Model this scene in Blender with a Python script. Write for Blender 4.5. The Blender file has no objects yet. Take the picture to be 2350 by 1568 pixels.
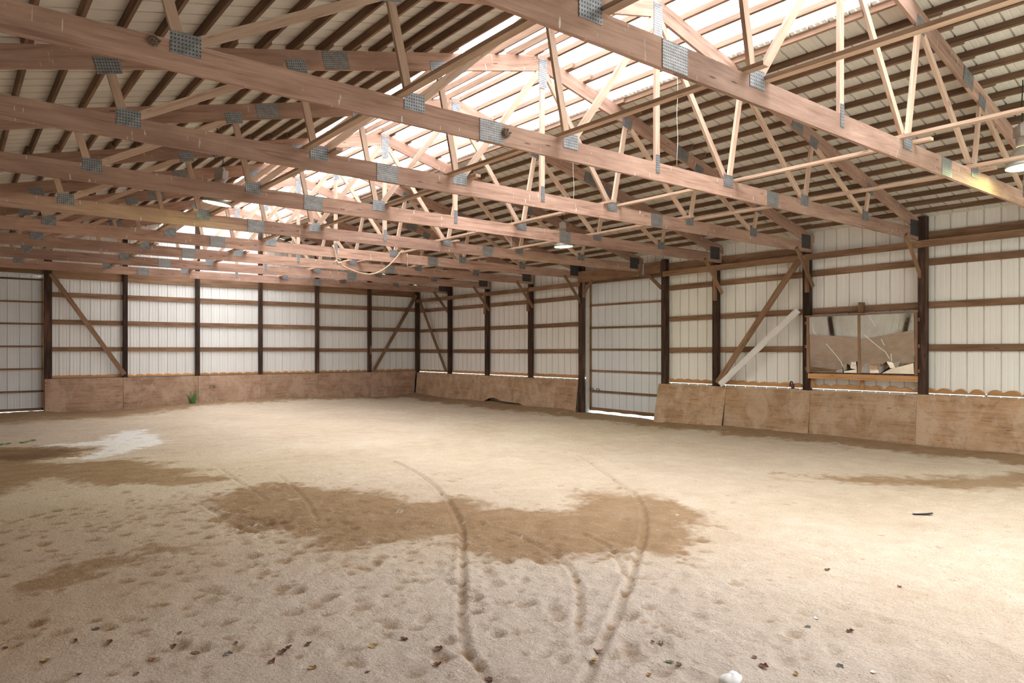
import bpy, math, random
import numpy as np
from mathutils import Vector, Matrix
random.seed(7); rng = np.random.default_rng(11)
scene = bpy.context.scene
COL = scene.collection
V = Vector

# ------------------------------------------------------------------ dimensions (metres)
S = 2.44                                   # truss spacing
TE = [0, .107, -.087, -.085, .059, .085, -.125, -.089, .081, .100]
TY = {k: -k*S + TE[k] for k in range(1, 10)}          # y of each truss
MID, HALF = -8.06, 8.06                    # ridge x, half span
ZB, ZBT = 4.15, 4.385                      # bottom chord
PEAK, SL = 6.52, .243                      # top of top chord at the ridge, slope
YF = -27.2                                 # front end
def tct(x): return PEAK - SL*abs(x-MID)    # top-chord top
CS = math.cos(math.atan(SL)); SN = math.sin(math.atan(SL))
ORD = ['', 'first', 'second', 'third', 'fourth', 'fifth', 'sixth', 'seventh', 'eighth', 'ninth', 'tenth', 'eleventh',
       'twelfth', 'thirteenth', 'fourteenth', 'fifteenth', 'sixteenth', 'seventeenth', 'eighteenth']

# ------------------------------------------------------------------ node helpers
def new_mat(name):
    m = bpy.data.materials.new(name); m.use_nodes = True
    nt = m.node_tree; nt.nodes.clear()
    out = nt.nodes.new('ShaderNodeOutputMaterial')
    b = nt.nodes.new('ShaderNodeBsdfPrincipled')
    nt.links.new(b.outputs[0], out.inputs[0])
    return m, nt, b, out
class NT:
    def __init__(s, nt): s.nt = nt
    def n(s, t, **kw):
        nd = s.nt.nodes.new(t)
        for k, v in kw.items(): setattr(nd, k, v)
        return nd
    def l(s, a, b): s.nt.links.new(a, b)
    def inp(s, nd, i, v):
        if isinstance(v, bpy.types.NodeSocket): s.l(v, nd.inputs[i])
        else: nd.inputs[i].default_value = v
    def math(s, op, a, b=0.0, clamp=False):
        nd = s.n('ShaderNodeMath', operation=op, use_clamp=clamp); s.inp(nd, 0, a); s.inp(nd, 1, b); return nd.outputs[0]
    def map(s, v, scale, loc=(0, 0, 0)):
        nd = s.n('ShaderNodeMapping'); s.l(v, nd.inputs[0]); nd.inputs['Scale'].default_value = scale; nd.inputs['Location'].default_value = loc
        return nd.outputs[0]
    def noise(s, v, scale, detail=4, rough=.55, dist=0.0, dim='3D', w=None):
        nd = s.n('ShaderNodeTexNoise', noise_dimensions='4D' if w is not None else dim)
        if v is not None: s.l(v, nd.inputs['Vector'])
        if w is not None: s.inp(nd, 'W', w)
        nd.inputs['Scale'].default_value = scale; nd.inputs['Detail'].default_value = detail
        nd.inputs['Roughness'].default_value = rough; nd.inputs['Distortion'].default_value = dist
        return nd.outputs[0]
    def ramp(s, f, stops):
        nd = s.n('ShaderNodeValToRGB'); s.l(f, nd.inputs[0]); cr = nd.color_ramp
        while len(cr.elements) > 1: cr.elements.remove(cr.elements[0])
        cr.elements[0].position = stops[0][0]; cr.elements[0].color = col4(stops[0][1])
        for p, c in stops[1:]:
            e = cr.elements.new(p); e.color = col4(c)
        return nd.outputs[0]
    def rng(s, f, a, b, c=0.0, d=1.0):
        nd = s.n('ShaderNodeMapRange'); s.l(f, nd.inputs[0])
        for i, v in enumerate((a, b, c, d)): nd.inputs[i+1].default_value = v
        return nd.outputs[0]
    def mix(s, f, a, b, mode='MIX'):
        nd = s.n('ShaderNodeMix', data_type='RGBA', blend_type=mode); nd.clamp_factor = True
        s.inp(nd, 0, f)
        for i, v in ((6, a), (7, b)):
            if isinstance(v, bpy.types.NodeSocket): s.l(v, nd.inputs[i])
            else: nd.inputs[i].default_value = col4(v)
        return nd.outputs[2]
    def bump(s, h, strength, dist, normal=None):
        nd = s.n('ShaderNodeBump'); s.l(h, nd.inputs['Height']); nd.inputs['Strength'].default_value = strength
        nd.inputs['Distance'].default_value = dist
        if normal is not None: s.l(normal, nd.inputs['Normal'])
        return nd.outputs[0]
def col4(c):
    if isinstance(c, (int, float)): return (c, c, c, 1)
    return tuple(c) if len(c) == 4 else tuple(c)+(1,)
def srgb(r, g, b):
    f = lambda c: (c/255/12.92) if c/255 <= .04045 else ((c/255+.055)/1.055)**2.4
    return (f(r), f(g), f(b))

def wood(name, light, mid, dark, blotch=.35, var=.35, rough=.75, drips=False, ply=False, stain=None):
    m, nt, b, out = new_mat(name); N = NT(nt)
    uv = N.n('ShaderNodeUVMap').outputs[0]
    rnd = N.n('ShaderNodeObjectInfo').outputs['Random']
    w = N.math('MULTIPLY', rnd, 37.0)
    g1 = N.noise(N.map(uv, (1.1, 16, 1)), 1.0, 5, .6, .9, w=w)          # long grain
    g2 = N.noise(N.map(uv, (3, 90, 1)), 1.0, 3, .6, .3, w=w)            # fine grain
    gg = N.math('ADD', N.math('MULTIPLY', g1, .72), N.math('MULTIPLY', g2, .28))
    c = N.ramp(gg, [(.34, dark), (.46, mid), (.62, light)])
    bl = N.noise(N.map(uv, (.9, 2.2, 1)), 1.0, 4, .6, .6, w=N.math('ADD', w, 5.0))
    c = N.mix(N.math('MULTIPLY', N.rng(bl, .42, .72), blotch), c, dark)
    if ply:
        b2 = N.noise(N.map(uv, (1.7, 1.4, 1)), 1.0, 6, .65, 1.2, w=N.math('ADD', w, 9.0))
        c = N.mix(N.rng(b2, .42, .6, 0, .85), c, stain or light)
        b3 = N.noise(N.map(uv, (2.4, 3.2, 1)), 1.0, 6, .7, 1.0, w=N.math('ADD', w, 19.0))
        c = N.mix(N.rng(b3, .56, .66, 0, .45), c, dark)
        fl = N.noise(N.map(uv, (2.2, 8, 1)), 1.0, 5, .75, 3.5, w=w)
        c = N.mix(N.rng(fl, .58, .68, 0, .35), c, dark)
        st = N.noise(N.map(uv, (6.5, .5, 1)), 1.0, 3, .6, .4, w=N.math('ADD', w, 3.0))
        c = N.mix(N.rng(st, .60, .70, 0, .5), c, stain or light)
        sp = N.noise(N.map(uv, (13, 9, 1)), 1.0, 5, .7, 0, w=w)
        c = N.mix(N.rng(sp, .56, .68, 0, .45), c, dark)
    # knots
    vor = N.n('ShaderNodeTexVoronoi'); N.l(N.map(uv, (1.5, 7.5, 1)), vor.inputs['Vector']); vor.inputs['Scale'].default_value = 1.0
    kn = N.rng(vor.outputs['Distance'], .05, .09, .75, 0)
    c = N.mix(kn, c, tuple(x*.45 for x in dark[:3]))
    if drips:
        d = N.noise(N.map(uv, (34, 5.5, 1)), 1.0, 1, .5, 0, w=w)
        d2 = N.noise(N.map(uv, (1.6, 2, 1)), 1.0, 2, .5, 0, w=w)
        f = N.math('MULTIPLY', N.rng(d, .70, .725), N.rng(d2, .44, .52))
        c = N.mix(N.math('MULTIPLY', f, .75), c, (.75, .70, .64))
    br = N.math('ADD', N.math('MULTIPLY', rnd, var), 1 - var/2)
    mul = N.n('ShaderNodeMix', data_type='RGBA', blend_type='MULTIPLY'); mul.inputs[0].default_value = 1
    N.l(c, mul.inputs[6])
    cb = N.n('ShaderNodeCombineColor'); [N.l(br, cb.inputs[i]) for i in range(3)]
    N.l(cb.outputs[0], mul.inputs[7])
    N.l(mul.outputs[2], b.inputs['Base Color'])
    b.inputs['Roughness'].default_value = rough
    b.inputs['Specular IOR Level'].default_value = .25
    N.l(N.bump(gg, .35, .01), b.inputs['Normal'])
    return m

M = {}
M['truss'] = wood('truss_wood', (.50, .33, .255), (.40, .245, .185), (.23, .13, .093), .75, .36, drips=True)
M['web'] = wood('web_wood', (.62, .46, .35), (.53, .37, .275), (.34, .215, .155), .3, .25)
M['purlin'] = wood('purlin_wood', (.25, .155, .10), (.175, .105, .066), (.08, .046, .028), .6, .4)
M['skypurlin'] = wood('skylit_purlin_wood', (.34, .22, .155), (.26, .16, .108), (.15, .085, .055), .5, .3)  # purlin wood made lighter: the skylight's brightness is put into its colour
M['brace'] = wood('brace_wood', (.60, .44, .33), (.49, .34, .245), (.30, .19, .13), .3, .35)
M['girt'] = wood('girt_wood', (.34, .205, .125), (.245, .142, .083), (.13, .070, .039), .55, .4)
M['post'] = wood('post_wood', (.12, .064, .041), (.045, .024, .017), (.017, .010, .008), .8, .8)
M['chew'] = wood('chewed_wood', (.62, .36, .17), (.50, .26, .11), (.30, .14, .055), .35, .3)
M['rail'] = wood('rail_wood', (.30, .18, .10), (.20, .11, .06), (.10, .055, .03), .4, .3)
M['plyback'] = wood('plywood_back', (.44, .29, .20), (.35, .215, .14), (.19, .11, .068), .5, .12, ply=True, stain=(.47, .33, .24))
M['plyleft'] = wood('plywood_left', (.60, .47, .38), (.52, .39, .31), (.38, .27, .20), .3, .1, ply=True, stain=(.56, .44, .36))
M['plyright'] = wood('plywood_right', (.48, .31, .185), (.38, .23, .13), (.20, .115, .06), .5, .14, ply=True, stain=(.50, .36, .25))
M['white_board'] = wood('white_board', (.80, .77, .74), (.72, .69, .66), (.55, .51, .48), .2, .05)

def simple(name, c, rough=.6, metal=0.0, noise=0.0, nscale=8.0, c2=None):
    m, nt, b, out = new_mat(name); N = NT(nt)
    tc = N.n('ShaderNodeTexCoord').outputs['Object']
    f = N.noise(tc, nscale, 4)
    N.l(N.mix(N.rng(f, .35, .7, 0, 1), c, c2 or tuple(x*(1-noise) for x in c)), b.inputs['Base Color'])
    b.inputs['Roughness'].default_value = rough; b.inputs['Metallic'].default_value = metal
    return m
def siding_mat(name, c, c2, axis):
    m, nt, b, out = new_mat(name); N = NT(nt)
    pos = N.n('ShaderNodeNewGeometry').outputs['Position']
    st = N.noise(N.map(pos, (3.5, 3.5, .22)), 1.0, 4, .6)                # long vertical streaks
    big = N.noise(pos, .5, 3)
    f = N.math('ADD', N.math('MULTIPLY', st, .6), N.math('MULTIPLY', big, .4))
    N.l(N.mix(N.rng(f, .4, .65), c, c2), b.inputs['Base Color'])
    b.inputs['Roughness'].default_value = .45
    return m
M['siding_back'] = siding_mat('siding_back', (.77, .77, .755), (.84, .84, .83), 0)
M['siding_right'] = siding_mat('siding_right', (.79, .765, .72), (.85, .83, .79), 1)
M['siding_door'] = siding_mat('siding_door', (.68, .70, .72), (.75, .77, .79), 1)
M['roof'] = siding_mat('roof_sheet', (.62, .585, .53), (.70, .67, .62), 1)
M['flash'] = simple('pale_flashing', (.62, .60, .55), .5, 0, .2)

def plate_mat(name, pitch, hole, base):
    m, nt, b, out = new_mat(name); N = NT(nt)
    uv = N.n('ShaderNodeUVMap').outputs[0]
    sp = N.n('ShaderNodeSeparateXYZ'); N.l(uv, sp.inputs[0])
    row = N.math('MODULO', N.math('FLOOR', N.math('DIVIDE', sp.outputs[1], pitch)), 2.0)
    fx = N.math('SUBTRACT', N.math('FRACT', N.math('ADD', N.math('DIVIDE', sp.outputs[0], pitch), 50.0)), .5)
    fy = N.math('SUBTRACT', N.math('FRACT', N.math('ADD', N.math('DIVIDE', sp.outputs[1], pitch*1.15), 50.0)), .5)
    d = N.math('SQRT', N.math('ADD', N.math('MULTIPLY', fx, fx), N.math('MULTIPLY', fy, fy)))
    hol = N.rng(d, hole-.06, hole+.06, 1, 0)
    nz = N.noise(uv, 14.0, 4)
    c = N.mix(N.rng(nz, .35, .7), base, tuple(x*.6 for x in base))
    c = N.mix(hol, c, (.045, .038, .035))
    N.l(c, b.inputs['Base Color'])
    N.l(N.math('MULTIPLY', N.math('SUBTRACT', 1.0, hol), .55), b.inputs['Metallic'])
    b.inputs['Roughness'].default_value = .5
    return m
M['plate'] = plate_mat('punched_plate', .027, .25, (.34, .35, .37))
M['splice'] = plate_mat('fine_punched_plate', .021, .28, (.38, .37, .365))
M['heel'] = plate_mat('dull_plate', .02, .18, (.10, .095, .10))

# sand: dry colour, damp patches and a lime spill are stains of the sand itself (attributes damp / lime)
def sand_mat():
    m, nt, b, out = new_mat('sand'); N = NT(nt)
    pos = N.n('ShaderNodeNewGeometry').outputs['Position']
    at = N.n('ShaderNodeAttribute'); at.attribute_name = 'damp'
    al = N.n('ShaderNodeAttribute'); al.attribute_name = 'lime'
    big = N.noise(pos, .55, 5, .6)
    med = N.noise(N.map(pos, (3.2, 3.2, 3.2)), 1.0, 5, .65)
    fine = N.noise(pos, 55.0, 4, .7)
    dry = N.ramp(N.math('ADD', N.math('MULTIPLY', big, .5), N.math('MULTIPLY', med, .5)),
                 [(.32, (.50, .39, .285)), (.5, (.60, .485, .37)), (.66, (.67, .565, .45))])
    ag = N.n('ShaderNodeAttribute'); ag.attribute_name = 'grit'
    dry = N.mix(N.math('MULTIPLY', ag.outputs['Fac'], .8), dry, (.60, .515, .455))
    d = N.math('ADD', at.outputs['Fac'], N.math('MULTIPLY', N.math('SUBTRACT', med, .5), .5))
    wet = N.mix(N.rng(med, .35, .65), (.27, .165, .085), (.36, .235, .135))
    c = N.mix(N.rng(d, .18, .62, 0, .95), dry, wet)
    c = N.mix(N.rng(at.outputs['Fac'], 1.0, 2.0, 0, 1), c, (.17, .098, .05))
    lm = N.math('ADD', al.outputs['Fac'], N.math('MULTIPLY', N.math('SUBTRACT', N.noise(N.map(pos, (3.2, 4.2, 4)), 1.0, 6, .7), .5), 3.2))
    c = N.mix(N.rng(lm, .45, .85, 0, .95), c, (.86, .83, .78))
    c = N.mix(N.rng(fine, .38, .62, .28, 0), c, (.22, .145, .09))
    # light and dark grit
    vo = N.n('ShaderNodeTexVoronoi'); N.l(pos, vo.inputs['Vector']); vo.inputs['Scale'].default_value = 42.0
    sz = N.n('ShaderNodeSeparateColor'); N.l(vo.outputs['Color'], sz.inputs[0])
    on = N.math('MULTIPLY', N.rng(vo.outputs['Distance'], .10, .2, 1, 0), N.rng(sz.outputs[0], .86, .9))
    c = N.mix(on, c, (.88, .84, .80))
    on2 = N.math('MULTIPLY', N.rng(vo.outputs['Distance'], .12, .24, 1, 0), N.rng(sz.outputs[1], .88, .92))
    c = N.mix(on2, c, (.13, .085, .055))
    N.l(c, b.inputs['Base Color']); b.inputs['Roughness'].default_value = .95
    b.inputs['Specular IOR Level'].default_value = .1
    h = N.math('ADD', N.math('MULTIPLY', N.noise(pos, 22.0, 5, .7), .7), N.math('MULTIPLY', fine, .3))
    N.l(N.bump(h, .9, .045), b.inputs['Normal'])
    return m
M['sand'] = sand_mat()
M['ground'] = simple('outside_ground', (.50, .50, .47), .9, 0, .4, .9, (.20, .27, .12))

m, nt, b, out = new_mat('skylight_sheet'); N = NT(nt)
nt.nodes.remove(b)
tr = N.n('ShaderNodeBsdfTransparent'); tr.inputs[0].default_value = (1, .972, .93, 1)
tl = N.n('ShaderNodeBsdfTranslucent'); tl.inputs[0].default_value = (.97, .94, .89, 1)
mx = N.n('ShaderNodeMixShader'); mx.inputs[0].default_value = .35
N.l(tr.outputs[0], mx.inputs[1]); N.l(tl.outputs[0], mx.inputs[2]); N.l(mx.outputs[0], out.inputs[0])
M['skylight'] = m

m, nt, b, out = new_mat('old_mirror'); N = NT(nt)
pos = N.n('ShaderNodeNewGeometry').outputs['Position']
dn = N.noise(pos, 3.0, 6, .65)
N.l(N.mix(N.rng(dn, .4, .7), (.93, .93, .90), (.80, .77, .72)), b.inputs['Base Color'])
b.inputs['Metallic'].default_value = 1.0
N.l(N.rng(dn, .45, .75, .02, .10), b.inputs['Roughness'])
M['mirror'] = m
M['crack'] = simple('crack_line', (.88, .88, .86), .4)
M['dark'] = simple('dark_backing', (.03, .028, .025), .8)
M['lampgrey'] = simple('lamp_grey', (.42, .36, .32), .5, .2, .3)
M['reflector'] = simple('reflector_metal', (.52, .50, .44), .35, .6, .2)
M['chain'] = simple('chain_dark', (.04, .035, .03), .5, .6)
m, nt, b, out = new_mat('lamp_lens'); b.inputs['Emission Color'].default_value = (.86, 1, .42, 1); b.inputs['Emission Strength'].default_value = 14
M['lens'] = m
M['rope'] = simple('rope_fibre', (.62, .42, .30), .9, 0, .3, 60)
M['twine'] = simple('pale_twine', (.75, .70, .62), .8)
M['blue'] = simple('blue_twine', (.16, .32, .52), .6)
M['nest'] = simple('mud_nest', (.34, .25, .19), .95, 0, .6, 60)
M['leaf_b'] = simple('leaf_brown', (.17, .075, .035), .7, 0, .5, 30)
M['leaf_r'] = simple('leaf_red_brown', (.23, .085, .045), .7, 0, .5, 30)
M['leaf_y'] = simple('leaf_yellowed', (.46, .30, .12), .7, 0, .4, 30)
M['leaf_g'] = simple('leaf_grey', (.10, .085, .075), .7, 0, .4, 30)
M['leaf_n'] = simple('leaf_green', (.11, .14, .06), .7, 0, .4, 30)
M['leaf_w'] = simple('leaf_white', (.78, .73, .68), .7, 0, .2, 30)
M['plant'] = simple('weed_green', (.13, .36, .10), .6, 0, .4, 20)
M['plant2'] = simple('weed_yellow_green', (.22, .34, .06), .6, 0, .4, 20)
M['rock'] = simple('white_rock', (.80, .79, .78), .85, 0, .15, 14)
M['rubber'] = simple('black_rubber', (.02, .024, .026), .6)
M['red'] = simple('dark_red_plastic', (.10, .008, .012), .4)
M['black'] = simple('black_plastic', (.012, .012, .016), .4)
M['label'] = simple('white_label', (.75, .74, .74), .5)
M['straw'] = simple('straw', (.62, .48, .26), .8, 0, .3, 40)

# ------------------------------------------------------------------ mesh builder (world coordinates, own UVs in metres)
class MB:
    def __init__(s): s.v = []; s.f = []; s.uv = []; s.sm = []
    def add(s, vs, fs, uvs, smooth=False):
        o = len(s.v); s.v += [V(p) for p in vs]
        for f, u in zip(fs, uvs):
            s.f.append([i+o for i in f]); s.uv.append(u); s.sm.append(smooth)
    def board(s, a, b, w, t, wdir=(0, 0, 1), off=None):
        a = V(a); b = V(b); L = b-a; ln = L.length; L = L.normalized()
        W = V(wdir); W = (W - L*W.dot(L)).normalized(); T = L.cross(W)
        ou, ov = (random.uniform(0, 40), random.uniform(0, 40)) if off is None else off
        c = []
        for e, P in ((0, a), (ln, b)):
            for sw in (-1, 1):
                for st in (-1, 1): c.append((P + W*sw*w/2 + T*st*t/2, e, sw*w/2, st*t/2))
        vs = [x[0] for x in c]
        fs = [(0, 1, 3, 2), (4, 6, 7, 5), (0, 2, 6, 4), (1, 5, 7, 3), (0, 4, 5, 1), (2, 3, 7, 6)]
        kinds = 'EEWWTT'
        uvs = []
        for f, k in zip(fs, kinds):
            if k == 'E': uvs.append([(c[i][2]+ou, c[i][3]*1.0+ov) for i in f])
            elif k == 'W': uvs.append([(c[i][1]+ou, c[i][2]+ov) for i in f])
            else: uvs.append([(c[i][1]+ou, c[i][3]+ov+.3) for i in f])
        s.add(vs, fs, uvs); return s
    def box(s, lo, hi):
        lo = V(lo); hi = V(hi); d = hi-lo; i = max(range(3), key=lambda k: d[k]); j, k = [x for x in range(3) if x != i]
        m = (lo+hi)/2; a = m.copy(); b = m.copy(); a[i] = lo[i]; b[i] = hi[i]; wd = V((0, 0, 0)); wd[k] = 1
        return s.board(a, b, d[k], d[j], wd)
    def prism(s, poly, dep, udir=None):
        """poly: list of world points (one face); dep: extrusion vector"""
        poly = [V(p) for p in poly]; dep = V(dep); n = len(poly)
        U = (V(udir) if udir else (poly[1]-poly[0])).normalized(); Nn = dep.normalized(); Wv = Nn.cross(U)
        ou, ov = random.uniform(0, 40), random.uniform(0, 40)
        uv = [((p).dot(U)+ou, (p).dot(Wv)+ov) for p in poly]
        vs = poly + [p+dep for p in poly]
        fs = [list(range(n))[::-1], [i+n for i in range(n)]]
        uvs = [uv[::-1], uv]
        for i in range(n):
            j = (i+1) % n
            fs.append([i, j, j+n, i+n]); d = dep.length
            uvs.append([(uv[i][0], uv[i][1]), (uv[j][0], uv[j][1]), (uv[j][0], uv[j][1]+d), (uv[i][0], uv[i][1]+d)])
        s.add(vs, fs, uvs); return s
    def grid(s, pts, uv=None, smooth=False):
        """pts[i][j] world points"""
        ni, nj = len(pts), len(pts[0])
        vs = [p for r in pts for p in r]
        fs, uvs = [], []
        for i in range(ni-1):
            for j in range(nj-1):
                q = [i*nj+j, (i+1)*nj+j, (i+1)*nj+j+1, i*nj+j+1]; fs.append(q)
                uvs.append([(uv(k//nj, k % nj) if uv else (k//nj*.1, k % nj*.1)) for k in q])
        s.add(vs, fs, uvs, smooth); return s
    def tube(s, path, r, n=8, cap=True):
        path = [V(p) for p in path]; rings = []
        rr = r if isinstance(r, (list, tuple)) else [r]*len(path)
        up = V((.13, .21, .97))
        for i, p in enumerate(path):
            t = (path[min(i+1, len(path)-1)] - path[max(i-1, 0)]).normalized()
            a = t.cross(up)
            if a.length < .05: a = t.cross(V((1, 0, 0)))
            a.normalize(); bb = t.cross(a)
            rings.append([p + (a*math.cos(2*math.pi*k/n) + bb*math.sin(2*math.pi*k/n))*rr[i] for k in range(n)])
        vs = [p for r_ in rings for p in r_]; fs = []; uvs = []
        for i in range(len(path)-1):
            for k in range(n):
                k2 = (k+1) % n
                fs.append([i*n+k, i*n+k2, (i+1)*n+k2, (i+1)*n+k]); uvs.append([(i*.05, k*.02)]*4)
        if cap:
            fs.append(list(range(n))[::-1]); uvs.append([(0, 0)]*n)
            fs.append([(len(path)-1)*n+k for k in range(n)]); uvs.append([(0, 0)]*n)
        s.add(vs, fs, uvs, True); return s
    def lathe(s, prof, c, ax=(0, 0, 1), n=28, closed=False):
        c = V(c); ax = V(ax).normalized(); a = ax.orthogonal().normalized(); bb = ax.cross(a)
        vs = [c + ax*z + (a*math.cos(2*math.pi*k/n)+bb*math.sin(2*math.pi*k/n))*r for r, z in prof for k in range(n)]
        fs, uvs = [], []
        for i in range(len(prof)-1):
            for k in range(n):
                k2 = (k+1) % n
                fs.append([i*n+k, i*n+k2, (i+1)*n+k2, (i+1)*n+k]); uvs.append([(k*.03, i*.03)]*4)
        s.add(vs, fs, uvs, True); return s
    def build(s, name, mat, parent=None, org=None):
        if parent is not None: org = parent['_org'] if '_org' in parent else (0, 0, 0)
        elif org is None:
            lo = [min(p[i] for p in s.v) for i in range(3)]; hi = [max(p[i] for p in s.v) for i in range(3)]
            org = ((lo[0]+hi[0])/2, (lo[1]+hi[1])/2, lo[2])
        O = V(org)
        me = bpy.data.meshes.new(name); me.from_pydata([tuple(p-O) for p in s.v], [], s.f)
        ul = me.uv_layers.new(name='UVMap')
        ul.data.foreach_set('uv', [x for u in s.uv for q in u for x in q])
        me.polygons.foreach_set('use_smooth', s.sm)
        me.materials.append(mat); me.update()
        o = bpy.data.objects.new(name, me); COL.objects.link(o)
        if parent is not None:
            o.parent = parent
            if parent.type == 'EMPTY' or True: o['_org'] = list(org)
        else:
            o.location = O; o['_org'] = list(org)
        return o

def tag(o, label, cat, group=None):
    o['label'] = label; o['category'] = cat
    if group: o['group'] = group
    return o
def struct(o): o['kind'] = 'structure'; return o
def thing(name, loc, label, cat, group=None):
    o = bpy.data.objects.new(name, None); COL.objects.link(o); o.location = loc; o['_org'] = list(loc)
    o.empty_display_size = .1
    return tag(o, label, cat, group)
def copy_tree(root, loc):
    r = root.copy(); COL.objects.link(r); r.location = loc
    for ch in root.children:
        c = ch.copy(); COL.objects.link(c); c.parent = r
        for g in ch.children:
            d = g.copy(); COL.objects.link(d); d.parent = c
    return r

# ------------------------------------------------------------------ corrugated sheet
def ribbed(u0, u1, pitch, off, minor=2, mh=.002):
    """profile samples (u, depth) : major ribs pushed outwards, small stiffening ribs between"""
    out = [(u0, 0.0)]
    k = math.floor((u0-off)/pitch)
    while off+k*pitch < u1+pitch:
        c = off+k*pitch
        pr = [(c-.015, 0), (c-.011, .032), (c+.011, .032), (c+.015, 0)]
        for q in range(minor):
            cc = c + pitch*(q+1)/(minor+1); pr += [(cc-.014, 0), (cc-.006, mh), (cc+.006, mh), (cc+.014, 0)]
        out += [p for p in pr if u0 < p[0] < u1]
        k += 1
    out.append((u1, 0.0)); return out
def sheet(mb, prof, place, zb, zt):
    lo, hi = [], []
    for u, d in prof:
        lo.append(place(u, d, zb(u) if callable(zb) else zb)); hi.append(place(u, d, zt(u) if callable(zt) else zt))
    mb.grid([lo, hi]) if False else mb.grid([[a, b_] for a, b_ in zip(lo, hi)])

# ================================================================== SETTING
# floor ------------------------------------------------------------
def vnoise(x, y, seed, cell):
    r = np.random.default_rng(seed); G = r.random((256, 256))
    X = x/cell+1000; Y = y/cell+1000; i = np.floor(X).astype(int); j = np.floor(Y).astype(int); fx = X-i; fy = Y-j
    fx = fx*fx*(3-2*fx); fy = fy*fy*(3-2*fy); i %= 256; j %= 256; i2 = (i+1) % 256; j2 = (j+1) % 256
    return (G[i, j]*(1-fx)+G[i2, j]*fx)*(1-fy)+(G[i, j2]*(1-fx)+G[i2, j2]*fx)*fy - .5
def sdist(x, y, poly):
    """signed distance, positive inside"""
    d = np.full(x.shape, 1e9); ins = np.zeros(x.shape, bool); n = len(poly)
    for a in range(n):
        x0, y0 = poly[a]; x1, y1 = poly[(a+1) % n]
        ex, ey = x1-x0, y1-y0; t = np.clip(((x-x0)*ex+(y-y0)*ey)/(ex*ex+ey*ey+1e-12), 0, 1)
        d = np.minimum(d, np.hypot(x-x0-t*ex, y-y0-t*ey))
        cr = ((y0 > y) != (y1 > y)); xi = x0 + (y-y0)*(ex)/(ey if abs(ey) > 1e-9 else 1e-9)
        ins ^= cr & (x < xi)
    return np.where(ins, d, -d)
def pdist(x, y, pl):
    d = np.full(x.shape, 1e9)
    for (x0, y0), (x1, y1) in zip(pl[:-1], pl[1:]):
        ex, ey = x1-x0, y1-y0; t = np.clip(((x-x0)*ex+(y-y0)*ey)/(ex*ex+ey*ey+1e-12), 0, 1)
        d = np.minimum(d, np.hypot(x-x0-t*ex, y-y0-t*ey))
    return d
def spline(pl, n=8):
    out = []
    P = [np.array(p, float) for p in pl]; P = [2*P[0]-P[1]] + P + [2*P[-1]-P[-2]]
    for i in range(1, len(P)-2):
        for k in range(n):
            t = k/n; out.append(tuple(.5*((2*P[i])+(-P[i-1]+P[i+1])*t+(2*P[i-1]-5*P[i]+4*P[i+1]-P[i+2])*t*t+(-P[i-1]+3*P[i]-3*P[i+1]+P[i+2])*t**3)))
    out.append(tuple(P[-2])); return out
DAMP = {
'A': (1.0, [(-11.58, -15.17), (-10.83, -16.19), (-10.51, -17.56), (-9.92, -17.68), (-9.86, -18.56), (-9.43, -19.2), (-8.82, -18.91), (-8.57, -18.19), (-7.79, -19.01), (-7.87, -19.66), (-8.32, -20.52), (-9.25, -20.97), (-9.89, -21.25), (-10.09, -20.99), (-10.9, -20.78), (-11.19, -20.38), (-11.38, -19.96), (-11.4, -19.37), (-11.86, -19.3), (-12.44, -19.55), (-12.6, -19.35), (-12.46, -18.62), (-12.69, -18.01), (-12.88, -17.14), (-12.85, -16.33), (-12.46, -15.66)]),
'A2': (2.3, [(-12.69, -16.46), (-12.14, -16.74), (-12.03, -17.56), (-12.26, -18.01), (-12.77, -17.99), (-12.91, -17.25)]),
'B': (1.05, [(-16.2, -9.0), (-14.9, -9.31), (-13.95, -10.58), (-13.17, -11.21), (-12.48, -11.24), (-12.06, -13.09), (-12.08, -14.34), (-12.72, -14.48), (-13.68, -13.59), (-14.13, -12.69), (-15.01, -14.3), (-16.2, -15)]),
'B2': (2.2, [(-16.2, -7.4), (-14.85, -7.49), (-13.47, -8.51), (-13.01, -9.36), (-13.31, -10.24), (-14.07, -10.49), (-14.91, -10.06), (-16.2, -10)]),
'D': (1.5, [(-14.82, -18.4), (-14.2, -17.98), (-13.77, -17.82), (-13.42, -18.02), (-13.58, -18.21), (-14.15, -18.35), (-14.59, -18.52), (-14.78, -18.64)]),
'E': (1.25, [(-4.97, -19.12), (-4.05, -20.35), (-2.91, -21.17), (-1.61, -21.95), (-2.92, -22.29), (-4.17, -21.82), (-4.63, -21.22), (-4.79, -20.37)]),
'F': (.5, [(-6.94, -19.53), (-6.71, -19.79), (-6.51, -20.33), (-6.55, -20.78), (-6.92, -20.81), (-7.21, -20.26)]),
'F2': (.5, [(-5.47, -18.82), (-4.97, -19.43), (-5.04, -20.17), (-5.37, -20.21), (-5.66, -19.55)]),
'G': (.45, [(-9.2, -15.9), (-8.98, -16.32), (-9.19, -16.86), (-9.59, -16.76)]),
'H': (.5, [(-10.8, -23.29), (-10.4, -23.52), (-10.18, -23.94), (-10.44, -24.22), (-11.21, -23.61)]),
'I': (.55, [(-8.54, -17.69), (-7.74, -18.97), (-7.87, -19.66), (-8.16, -18.71)]),
}
LIME = [(-13.87, -8.02), (-12.85, -7.94), (-12.19, -6.4), (-11.4, -6.2), (-11.48, -8.36), (-11.59, -9.31), (-12.26, -10.12), (-12.73, -10.63), (-13.29, -11.11), (-13.61, -10.47), (-14.01, -10.54), (-13.22, -10.1), (-12.87, -9.15), (-13.76, -8.44)]
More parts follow.
